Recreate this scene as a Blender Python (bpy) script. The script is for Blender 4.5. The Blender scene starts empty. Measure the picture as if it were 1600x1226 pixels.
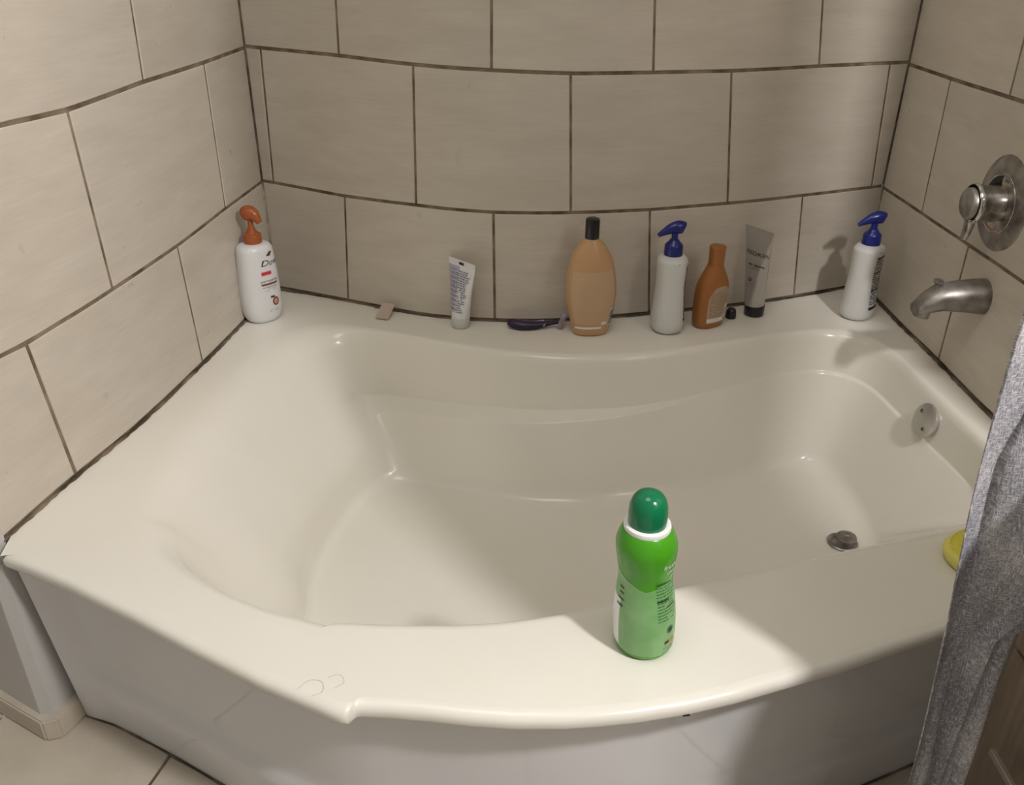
import bpy, bmesh, math, random
import numpy as np
from mathutils import Vector, Matrix

C = bpy.context.scene.collection
PI = math.pi
random.seed(7)
D = 0.39          # height of the tub deck above the floor, metres

# ---------------------------------------------------------------- camera
cd = bpy.data.cameras.new('camera')
cam = bpy.data.objects.new('camera', cd); C.objects.link(cam)
cd.sensor_width = 36.0
cd.lens = 1353.82 / 1600 * 36.0
cd.clip_start = 0.02
Rv, Uv, Fv = Vector((0.99996611, 0.00389986, 0.00724989)), Vector((-0.00823224, 0.47371352, 0.88064052)), Vector((0, 0.88067036, -0.47372958))
m = Matrix((Rv, Uv, -Fv)).transposed().to_4x4()
m.translation = Vector((0, 0, D + 0.83))
cam.matrix_world = m
bpy.context.scene.camera = cam

# ---------------------------------------------------------------- world, lights, exposure
sc = bpy.context.scene
w = bpy.data.worlds.new('world'); sc.world = w; w.use_nodes = True
w.node_tree.nodes['Background'].inputs[0].default_value = (1.0, 0.94, 0.85, 1)
w.node_tree.nodes['Background'].inputs[1].default_value = 0.28

def lamp(name, loc, power, radius, col):
    l = bpy.data.lights.new(name, 'POINT'); l.energy = power; l.shadow_soft_size = radius; l.color = col
    o = bpy.data.objects.new(name, l); o.location = loc; C.objects.link(o); return o
lamp('vanity_lamp', (1.03, -0.10, 2.10), 125.0, 0.075, (1.0, 0.965, 0.96))
lamp('fill_lamp', (-0.15, 0.60, 2.75), 40.0, 0.45, (1.0, 0.95, 0.87))  # added overhead fill without a known fixture, lifts the tub floor above its walls
sc.view_settings.view_transform = 'Standard'
sc.view_settings.look = 'None'
sc.view_settings.gamma = 1.0
sc.view_settings.use_curve_mapping = False
sc.view_settings.exposure = 0.0

DATA = {"back":[[-0.6142,2.103],[-0.5889,2.0922],[-0.5637,2.0814],[-0.5385,2.0707],[-0.5133,2.0599],[-0.4881,2.0491],[-0.4629,2.0383],[-0.4377,2.0273],[-0.4127,2.0162],[-0.3876,2.0051],[-0.3626,1.9938],[-0.3376,1.9825],[-0.3127,1.971],[-0.2877,1.9598],[-0.2625,1.949],[-0.237,1.9389],[-0.2112,1.9296],[-0.1849,1.9218],[-0.1582,1.9155],[-0.1313,1.9104],[-0.1042,1.9062],[-0.077,1.9029],[-0.0497,1.9007],[-0.0223,1.8993],[0.0051,1.8986],[0.0326,1.8986],[0.06,1.8993],[0.0873,1.9011],[0.1146,1.9038],[0.1418,1.9077],[0.1687,1.9126],[0.1956,1.9183],[0.2223,1.9243],[0.2491,1.9304],[0.2757,1.9367],[0.3024,1.9431],[0.329,1.9497],[0.3556,1.9564],[0.3822,1.963],[0.4088,1.9698],[0.4354,1.9765],[0.462,1.9833],[0.4885,1.9901],[0.515,1.9971],[0.5414,2.0045],[0.5677,2.0124],[0.5938,2.0208],[0.6197,2.0296],[0.6455,2.0391],[0.6711,2.0489],[0.6966,2.0589],[0.722,2.0692],[0.7474,2.0798],[0.7726,2.0905],[0.7977,2.1016],[0.8228,2.1126],[0.8479,2.1235],[0.8731,2.1344],[0.8983,2.1451],[0.9236,2.1558]],
"left":[[-0.6142,2.103],[-0.6194,2.0468],[-0.6247,1.9906],[-0.6301,1.9345],[-0.6359,1.8784],[-0.642,1.8223],[-0.6483,1.7662],[-0.655,1.7102],[-0.6622,1.6543],[-0.6698,1.5984],[-0.6777,1.5425],[-0.6859,1.4867],[-0.695,1.4311],[-0.7051,1.3756],[-0.7169,1.3204],[-0.7309,1.2658],[-0.7432,1.2108],[-0.7541,1.1554],[-0.764,1.0999],[-0.7739,1.0443],[-0.7748,1.0394]],
"right":[[0.9236,2.1558],[0.9238,2.0903],[0.924,2.0247],[0.9237,1.9592],[0.9234,1.8937],[0.9248,1.8282],[0.9272,1.7627],[0.9284,1.6972],[0.9279,1.6317],[0.9272,1.5661],[0.9284,1.5006],[0.9307,1.4351],[0.9362,1.0209]],
"back_l2":[[0.0033,0.2784],[0.0335,0.2778],[0.2357,0.2686],[0.4278,0.2707],[0.608,0.2649],[0.7823,0.264],[0.9706,0.2604],[1.1637,0.2633],[1.3695,0.2658],[1.5813,0.2645],[1.6098,0.2649]],
"back_l1":[[0.009,0.585],[0.0426,0.5841],[0.252,0.5796],[0.4354,0.5721],[0.6049,0.5661],[0.7704,0.5606],[0.9516,0.5586],[1.1341,0.557],[1.3535,0.5595],[1.5618,0.5571],[1.6008,0.556]],
"back_top":[[0.0132,0.6819],[0.2555,0.6902],[0.6054,0.6996],[0.9445,0.6994],[1.338,0.6949],[1.5847,0.69]],
"back_b":[[0.0,0.0],[0.2202,0.0],[0.6103,-0.001],[0.9903,-0.0001],[1.3937,-0.0005],[1.6179,0.0]],
"left_l2":[[-0.007,0.2762],[0.2265,0.2754],[0.4608,0.2684],[0.693,0.2665],[0.9104,0.2607],[0.967,0.2657]],
"left_l1":[[-0.0191,0.5824],[0.2245,0.5793],[0.4743,0.579],[0.7051,0.5711],[0.8492,0.5751]],
"left_top":[[-0.0281,0.6796],[0.4689,0.713]],
"left_b":[[-0.0,-0.0],[0.4447,-0.001],[0.8844,0.0016]],
"right_l2":[[-0.0141,0.2604],[0.2302,0.2641],[0.4535,0.2639],[0.5944,0.266],[0.6717,0.2648]],
"right_l1":[[-0.0303,0.5513],[0.2201,0.5521],[0.4562,0.5538],[0.5126,0.5542]],
"right_top":[[-0.0598,0.6853],[0.4483,0.669]],
"right_b":[[0.0,0.0],[0.4543,0.0011]],
"t_O":[[-0.7578,1.0173],[-0.768,1.0773],[-0.7613,1.1152],[-0.7545,1.153],[-0.7472,1.1908],[-0.7393,1.2284],[-0.7309,1.2659],[-0.7213,1.3032],[-0.7126,1.3406],[-0.7046,1.3782],[-0.6977,1.416],[-0.6912,1.4539],[-0.6851,1.4919],[-0.6795,1.5299],[-0.6741,1.568],[-0.6687,1.6061],[-0.6636,1.6442],[-0.6586,1.6823],[-0.6538,1.7205],[-0.6492,1.7587],[-0.6448,1.7969],[-0.6406,1.8351],[-0.6365,1.8733],[-0.6325,1.9116],[-0.6287,1.9498],[-0.6249,1.9881],[-0.6213,2.0264],[-0.6177,2.0647],[-0.6142,2.103],[-0.5894,2.0924],[-0.5646,2.0818],[-0.5398,2.0712],[-0.5149,2.0606],[-0.4902,2.05],[-0.4654,2.0393],[-0.4407,2.0286],[-0.416,2.0177],[-0.3914,2.0068],[-0.3668,1.9957],[-0.3422,1.9845],[-0.3177,1.9733],[-0.2931,1.9623],[-0.2684,1.9516],[-0.2434,1.9414],[-0.2181,1.9321],[-0.1924,1.924],[-0.1662,1.9174],[-0.1398,1.912],[-0.1132,1.9076],[-0.0865,1.904],[-0.0597,1.9015],[-0.0328,1.8998],[-0.0058,1.8989],[0.0211,1.8986],[0.0481,1.899],[0.075,1.9003],[0.1019,1.9025],[0.1287,1.9058],[0.1553,1.9101],[0.1817,1.9153],[0.2081,1.9211],[0.2344,1.927],[0.2606,1.9331],[0.2869,1.9394],[0.3131,1.9458],[0.3392,1.9523],[0.3654,1.9588],[0.3915,1.9654],[0.4177,1.972],[0.4438,1.9787],[0.4699,1.9853],[0.496,1.9921],[0.5221,1.999],[0.548,2.0064],[0.5738,2.0143],[0.5994,2.0227],[0.6249,2.0315],[0.6502,2.0409],[0.6754,2.0505],[0.7004,2.0605],[0.7254,2.0706],[0.7503,2.081],[0.7751,2.0917],[0.7998,2.1025],[0.8245,2.1133],[0.8492,2.1241],[0.8739,2.1348],[0.8988,2.1453],[0.9236,2.1558],[0.9237,2.1151],[0.9239,2.0744],[0.924,2.0337],[0.9239,1.9931],[0.9237,1.9524],[0.9235,1.9117],[0.9239,1.871],[0.9247,1.8303],[0.9262,1.7897],[0.9274,1.749],[0.9282,1.7083],[0.9282,1.6676],[0.9278,1.627],[0.9274,1.5863],[0.9276,1.5456],[0.9283,1.5049],[0.9297,1.4642],[0.9308,1.4236],[0.9314,1.3829],[0.9319,1.3422],[0.9325,1.3015],[0.933,1.2608],[0.9335,1.2202],[0.9341,1.1795],[0.9346,1.1388],[0.9352,1.0981],[0.9357,1.0574],[0.9362,1.0168],[0.9295,1.0144],[0.9228,1.012],[0.9161,1.0097],[0.9094,1.0073],[0.9027,1.005],[0.896,1.0026],[0.8892,1.0003],[0.8825,0.9979],[0.8758,0.9955],[0.8691,0.9932],[0.8624,0.9908],[0.8557,0.9885],[0.8489,0.9861],[0.8422,0.9838],[0.8355,0.9814],[0.8288,0.9791],[0.8221,0.9767],[0.8154,0.9743],[0.8087,0.972],[0.8019,0.9696],[0.7952,0.9673],[0.7885,0.9649],[0.7818,0.9626],[0.7751,0.9602],[0.7684,0.9578],[0.7617,0.9555],[0.7549,0.9531],[0.7482,0.9508],[0.7417,0.9481],[0.7351,0.9452],[0.7286,0.9424],[0.722,0.9396],[0.7155,0.9368],[0.709,0.934],[0.7024,0.9312],[0.6959,0.9284],[0.6894,0.9256],[0.6828,0.9227],[0.6763,0.9199],[0.6697,0.9171],[0.6632,0.9143],[0.6567,0.9115],[0.6501,0.9087],[0.6436,0.9059],[0.6371,0.9031],[0.6305,0.9002],[0.624,0.8974],[0.6174,0.8946],[0.6109,0.8918],[0.6044,0.8891],[0.5978,0.8863],[0.5913,0.8835],[0.5847,0.8807],[0.5782,0.8779],[0.5716,0.8751],[0.5651,0.8723],[0.5585,0.8697],[0.5518,0.8671],[0.5452,0.8645],[0.5386,0.8619],[0.532,0.8593],[0.5253,0.8567],[0.5187,0.8541],[0.5121,0.8515],[0.5055,0.8489],[0.4988,0.8463],[0.4922,0.8436],[0.4856,0.841],[0.479,0.8384],[0.4724,0.8358],[0.4658,0.8331],[0.4592,0.8305],[0.4526,0.8279],[0.4459,0.8252],[0.4393,0.8226],[0.4327,0.82],[0.4261,0.8173],[0.4195,0.8148],[0.4128,0.8124],[0.406,0.8101],[0.3993,0.8077],[0.3926,0.8054],[0.3859,0.803],[0.3792,0.8007],[0.3725,0.7983],[0.3657,0.796],[0.359,0.7936],[0.3523,0.7913],[0.3456,0.7889],[0.3389,0.7866],[0.3322,0.7842],[0.3254,0.7818],[0.3187,0.7795],[0.312,0.7771],[0.3053,0.7748],[0.2986,0.7724],[0.2919,0.7701],[0.2852,0.7677],[0.2784,0.7654],[0.2716,0.7635],[0.2647,0.7615],[0.2579,0.7596],[0.2511,0.7576],[0.2442,0.7557],[0.2374,0.7537],[0.2305,0.7518],[0.2237,0.7498],[0.2168,0.7481],[0.2098,0.7467],[0.2028,0.7452],[0.1959,0.7438],[0.1889,0.7423],[0.1819,0.7409],[0.175,0.7394],[0.168,0.738],[0.161,0.7365],[0.154,0.7353],[0.147,0.7343],[0.1399,0.7334],[0.1329,0.7325],[0.1258,0.7315],[0.1188,0.7306],[0.1117,0.7296],[0.1046,0.7289],[0.0975,0.7283],[0.0905,0.7276],[0.0834,0.7269],[0.0763,0.7263],[0.0692,0.7256],[0.0621,0.7251],[0.055,0.7251],[0.0479,0.725],[0.0408,0.7249],[0.0336,0.7249],[0.0265,0.7248],[0.0194,0.7247],[0.0123,0.7246],[0.0052,0.7246],[-0.0019,0.7249],[-0.009,0.7255],[-0.0161,0.7261],[-0.0232,0.7266],[-0.0303,0.7272],[-0.0374,0.7277],[-0.0445,0.7283],[-0.0516,0.7289],[-0.0586,0.7298],[-0.0657,0.7308],[-0.0727,0.7317],[-0.0798,0.7326],[-0.0869,0.7335],[-0.0939,0.7345],[-0.101,0.7354],[-0.108,0.7362],[-0.1151,0.7369],[-0.1222,0.7375],[-0.1293,0.7382],[-0.1364,0.7388],[-0.1435,0.7395],[-0.1506,0.7402],[-0.1577,0.7405],[-0.1648,0.7409],[-0.1719,0.7412],[-0.179,0.7415],[-0.186,0.7416],[-0.1922,0.7383],[-0.195,0.7317],[-0.2016,0.731],[-0.2084,0.7328],[-0.2151,0.7353],[-0.2215,0.7383],[-0.228,0.7414],[-0.2344,0.7444],[-0.2408,0.7475],[-0.2472,0.7506],[-0.2537,0.7536],[-0.2601,0.7567],[-0.2665,0.7597],[-0.2729,0.7628],[-0.2794,0.7659],[-0.2858,0.7689],[-0.2922,0.772],[-0.2986,0.7751],[-0.305,0.7781],[-0.3115,0.7812],[-0.3179,0.7843],[-0.3241,0.7877],[-0.3304,0.7911],[-0.3366,0.7946],[-0.3428,0.798],[-0.3491,0.8014],[-0.3553,0.8048],[-0.3615,0.8083],[-0.3678,0.8117],[-0.374,0.8151],[-0.3803,0.8185],[-0.3865,0.822],[-0.3927,0.8254],[-0.399,0.8288],[-0.4052,0.8322],[-0.4115,0.8357],[-0.4177,0.8391],[-0.4238,0.8427],[-0.43,0.8462],[-0.4362,0.8498],[-0.4423,0.8533],[-0.4485,0.8569],[-0.4547,0.8604],[-0.4608,0.864],[-0.467,0.8675],[-0.4732,0.8711],[-0.4793,0.8747],[-0.4855,0.8782],[-0.4917,0.8818],[-0.4978,0.8853],[-0.504,0.8889],[-0.5102,0.8924],[-0.5163,0.896],[-0.5225,0.8995],[-0.5287,0.9029],[-0.535,0.9063],[-0.5413,0.9097],[-0.5475,0.9131],[-0.5538,0.9165],[-0.56,0.9199],[-0.5663,0.9232],[-0.5725,0.9266],[-0.5788,0.93],[-0.5851,0.9334],[-0.5913,0.9368],[-0.5976,0.9402],[-0.6038,0.9436],[-0.6101,0.947],[-0.6164,0.9503],[-0.6226,0.9537],[-0.6289,0.9571],[-0.6351,0.9605],[-0.6414,0.9638],[-0.6479,0.9668],[-0.6543,0.9699],[-0.6607,0.9729],[-0.6671,0.976],[-0.6736,0.9791],[-0.68,0.9821],[-0.6864,0.9852],[-0.6929,0.9882],[-0.6993,0.9913],[-0.7057,0.9943],[-0.7121,0.9974],[-0.7186,1.0004],[-0.725,1.0034],[-0.7316,1.0062],[-0.7381,1.009],[-0.7447,1.0117],[-0.7512,1.0145]],
"t_R":[[-0.56,1.1196],[-0.5643,1.1307],[-0.5688,1.15],[-0.5729,1.1745],[-0.5762,1.201],[-0.5782,1.2283],[-0.5792,1.2558],[-0.5792,1.2833],[-0.5784,1.3109],[-0.577,1.3384],[-0.5751,1.3659],[-0.5728,1.3934],[-0.5701,1.4208],[-0.5671,1.4482],[-0.5638,1.4755],[-0.5601,1.5028],[-0.5562,1.5301],[-0.552,1.5574],[-0.5475,1.5845],[-0.5428,1.6117],[-0.5377,1.6388],[-0.5322,1.6658],[-0.5261,1.6926],[-0.5191,1.7193],[-0.511,1.7455],[-0.5012,1.7711],[-0.4887,1.795],[-0.4729,1.8154],[-0.4542,1.8307],[-0.4341,1.8404],[-0.4138,1.846],[-0.3933,1.8485],[-0.3727,1.8484],[-0.3521,1.846],[-0.3318,1.842],[-0.3116,1.8368],[-0.2917,1.8308],[-0.2719,1.8242],[-0.2524,1.8169],[-0.233,1.8094],[-0.2136,1.8016],[-0.1943,1.7939],[-0.1749,1.7861],[-0.1555,1.7785],[-0.1361,1.771],[-0.1165,1.7637],[-0.0969,1.7567],[-0.0771,1.7501],[-0.0572,1.7438],[-0.0372,1.738],[-0.0171,1.7326],[0.0032,1.7277],[0.0235,1.7233],[0.044,1.7193],[0.0645,1.7159],[0.0852,1.7132],[0.1059,1.7113],[0.1267,1.7104],[0.1476,1.7104],[0.1684,1.711],[0.1892,1.7122],[0.2099,1.7139],[0.2306,1.7162],[0.2513,1.7191],[0.2718,1.7226],[0.2922,1.7268],[0.3125,1.7316],[0.3327,1.7369],[0.3527,1.7426],[0.3726,1.7488],[0.3924,1.7553],[0.4121,1.7622],[0.4317,1.7693],[0.4513,1.7764],[0.4709,1.7836],[0.4904,1.7908],[0.51,1.798],[0.5295,1.8053],[0.5491,1.8124],[0.5687,1.8195],[0.5884,1.8264],[0.6082,1.8331],[0.628,1.8395],[0.6479,1.8456],[0.668,1.8511],[0.6883,1.8557],[0.7089,1.8591],[0.7302,1.8605],[0.7531,1.8581],[0.7772,1.8499],[0.8,1.8351],[0.8191,1.8144],[0.8333,1.7896],[0.8427,1.7621],[0.8485,1.7334],[0.8519,1.704],[0.8538,1.6745],[0.8552,1.6449],[0.8566,1.6153],[0.858,1.5856],[0.8595,1.556],[0.8614,1.5264],[0.8638,1.4969],[0.8669,1.4674],[0.8703,1.4379],[0.8736,1.4085],[0.8761,1.379],[0.8775,1.3494],[0.8775,1.3198],[0.8763,1.2902],[0.8737,1.2607],[0.8692,1.2316],[0.8617,1.2034],[0.8499,1.1772],[0.8332,1.1544],[0.8139,1.1362],[0.7967,1.1238],[0.7851,1.1179],[0.778,1.1163],[0.7728,1.1167],[0.768,1.1177],[0.7632,1.1182],[0.758,1.1178],[0.7523,1.1164],[0.7462,1.1143],[0.7399,1.1121],[0.7337,1.1101],[0.7277,1.1083],[0.7217,1.1067],[0.7159,1.1053],[0.7102,1.104],[0.7045,1.1027],[0.6989,1.1015],[0.6933,1.1002],[0.6877,1.099],[0.6822,1.0977],[0.6767,1.0963],[0.6711,1.095],[0.6656,1.0936],[0.6601,1.0923],[0.6546,1.0909],[0.6491,1.0895],[0.6436,1.0881],[0.6381,1.0867],[0.6325,1.0853],[0.627,1.0839],[0.6215,1.0825],[0.616,1.0811],[0.6105,1.0797],[0.605,1.0783],[0.5995,1.077],[0.5939,1.0756],[0.5884,1.0742],[0.5829,1.0727],[0.5774,1.0713],[0.5719,1.0699],[0.5664,1.0684],[0.5609,1.0669],[0.5555,1.0654],[0.55,1.0639],[0.5445,1.0623],[0.5391,1.0607],[0.5336,1.0591],[0.5282,1.0574],[0.5228,1.0557],[0.5174,1.054],[0.5119,1.0522],[0.5065,1.0505],[0.5011,1.0487],[0.4958,1.0469],[0.4904,1.045],[0.485,1.0432],[0.4796,1.0414],[0.4742,1.0395],[0.4689,1.0377],[0.4635,1.0358],[0.4581,1.0339],[0.4527,1.0321],[0.4473,1.0302],[0.442,1.0284],[0.4366,1.0265],[0.4312,1.0247],[0.4258,1.0229],[0.4204,1.021],[0.415,1.0192],[0.4096,1.0174],[0.4042,1.0157],[0.3988,1.0139],[0.3934,1.0121],[0.388,1.0104],[0.3826,1.0087],[0.3772,1.0069],[0.3718,1.0052],[0.3663,1.0036],[0.3609,1.0019],[0.3555,1.0002],[0.35,0.9985],[0.3446,0.9969],[0.3391,0.9952],[0.3337,0.9936],[0.3282,0.992],[0.3228,0.9904],[0.3173,0.9888],[0.3119,0.9871],[0.3064,0.9855],[0.301,0.9839],[0.2955,0.9823],[0.2901,0.9807],[0.2846,0.979],[0.2792,0.9774],[0.2737,0.9757],[0.2683,0.974],[0.2629,0.9724],[0.2574,0.9707],[0.252,0.969],[0.2466,0.9673],[0.2412,0.9655],[0.2358,0.9638],[0.2303,0.962],[0.2249,0.9603],[0.2195,0.9585],[0.2141,0.9567],[0.2088,0.9549],[0.2034,0.9531],[0.198,0.9512],[0.1926,0.9494],[0.1872,0.9476],[0.1818,0.9457],[0.1765,0.9438],[0.1711,0.942],[0.1657,0.9401],[0.1603,0.9383],[0.155,0.9364],[0.1496,0.9346],[0.1442,0.9327],[0.1388,0.9309],[0.1334,0.929],[0.128,0.9272],[0.1226,0.9254],[0.1172,0.9237],[0.1118,0.9219],[0.1064,0.9202],[0.101,0.9184],[0.0956,0.9168],[0.0901,0.9151],[0.0847,0.9135],[0.0793,0.9119],[0.0738,0.9103],[0.0683,0.9088],[0.0628,0.9073],[0.0573,0.9058],[0.0518,0.9044],[0.0463,0.9031],[0.0408,0.9017],[0.0353,0.9005],[0.0297,0.8993],[0.0242,0.8981],[0.0186,0.897],[0.013,0.8959],[0.0074,0.8949],[0.0018,0.8939],[-0.0038,0.893],[-0.0094,0.8921],[-0.015,0.8913],[-0.0206,0.8906],[-0.0263,0.8899],[-0.0319,0.8892],[-0.0376,0.8886],[-0.0432,0.8881],[-0.0489,0.8876],[-0.0545,0.8871],[-0.0602,0.8867],[-0.0659,0.8863],[-0.0715,0.886],[-0.0772,0.8857],[-0.0829,0.8855],[-0.0886,0.8853],[-0.0943,0.8852],[-0.0999,0.885],[-0.1056,0.885],[-0.1113,0.8849],[-0.117,0.8849],[-0.1227,0.8849],[-0.1284,0.8849],[-0.134,0.885],[-0.1397,0.885],[-0.1454,0.8851],[-0.1511,0.8852],[-0.1568,0.8853],[-0.1625,0.8855],[-0.1681,0.8856],[-0.1738,0.8857],[-0.1795,0.8858],[-0.1852,0.886],[-0.1909,0.8862],[-0.1965,0.8864],[-0.2022,0.8867],[-0.2079,0.887],[-0.2136,0.8872],[-0.2193,0.8875],[-0.225,0.8876],[-0.2307,0.8876],[-0.2363,0.8873],[-0.2416,0.8851],[-0.2465,0.8826],[-0.2521,0.8832],[-0.2576,0.8848],[-0.263,0.8865],[-0.2684,0.8883],[-0.2739,0.89],[-0.2793,0.8918],[-0.2847,0.8936],[-0.2901,0.8954],[-0.2955,0.8972],[-0.3008,0.899],[-0.3062,0.9008],[-0.3115,0.9027],[-0.3169,0.9046],[-0.3222,0.9065],[-0.3275,0.9086],[-0.3328,0.9106],[-0.338,0.9128],[-0.3432,0.915],[-0.3484,0.9172],[-0.3536,0.9196],[-0.3588,0.9219],[-0.3639,0.9244],[-0.369,0.9269],[-0.3741,0.9294],[-0.3791,0.932],[-0.3841,0.9347],[-0.3891,0.9374],[-0.394,0.9402],[-0.3989,0.943],[-0.4038,0.9459],[-0.4087,0.9489],[-0.4135,0.9519],[-0.4183,0.9549],[-0.423,0.958],[-0.4277,0.9612],[-0.4324,0.9644],[-0.4371,0.9676],[-0.4417,0.9709],[-0.4463,0.9743],[-0.4508,0.9777],[-0.4553,0.9811],[-0.4598,0.9846],[-0.4642,0.9882],[-0.4686,0.9918],[-0.4729,0.9954],[-0.4772,0.9991],[-0.4815,1.0029],[-0.4857,1.0067],[-0.4898,1.0105],[-0.4939,1.0145],[-0.498,1.0184],[-0.502,1.0225],[-0.5059,1.0267],[-0.5098,1.0309],[-0.5136,1.0354],[-0.5174,1.04],[-0.5212,1.0448],[-0.5249,1.05],[-0.5286,1.0556],[-0.5322,1.0617],[-0.5358,1.0685],[-0.5394,1.076],[-0.5428,1.0844],[-0.5462,1.0934],[-0.5496,1.1023],[-0.5529,1.1096],[-0.5563,1.1144]],
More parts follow.
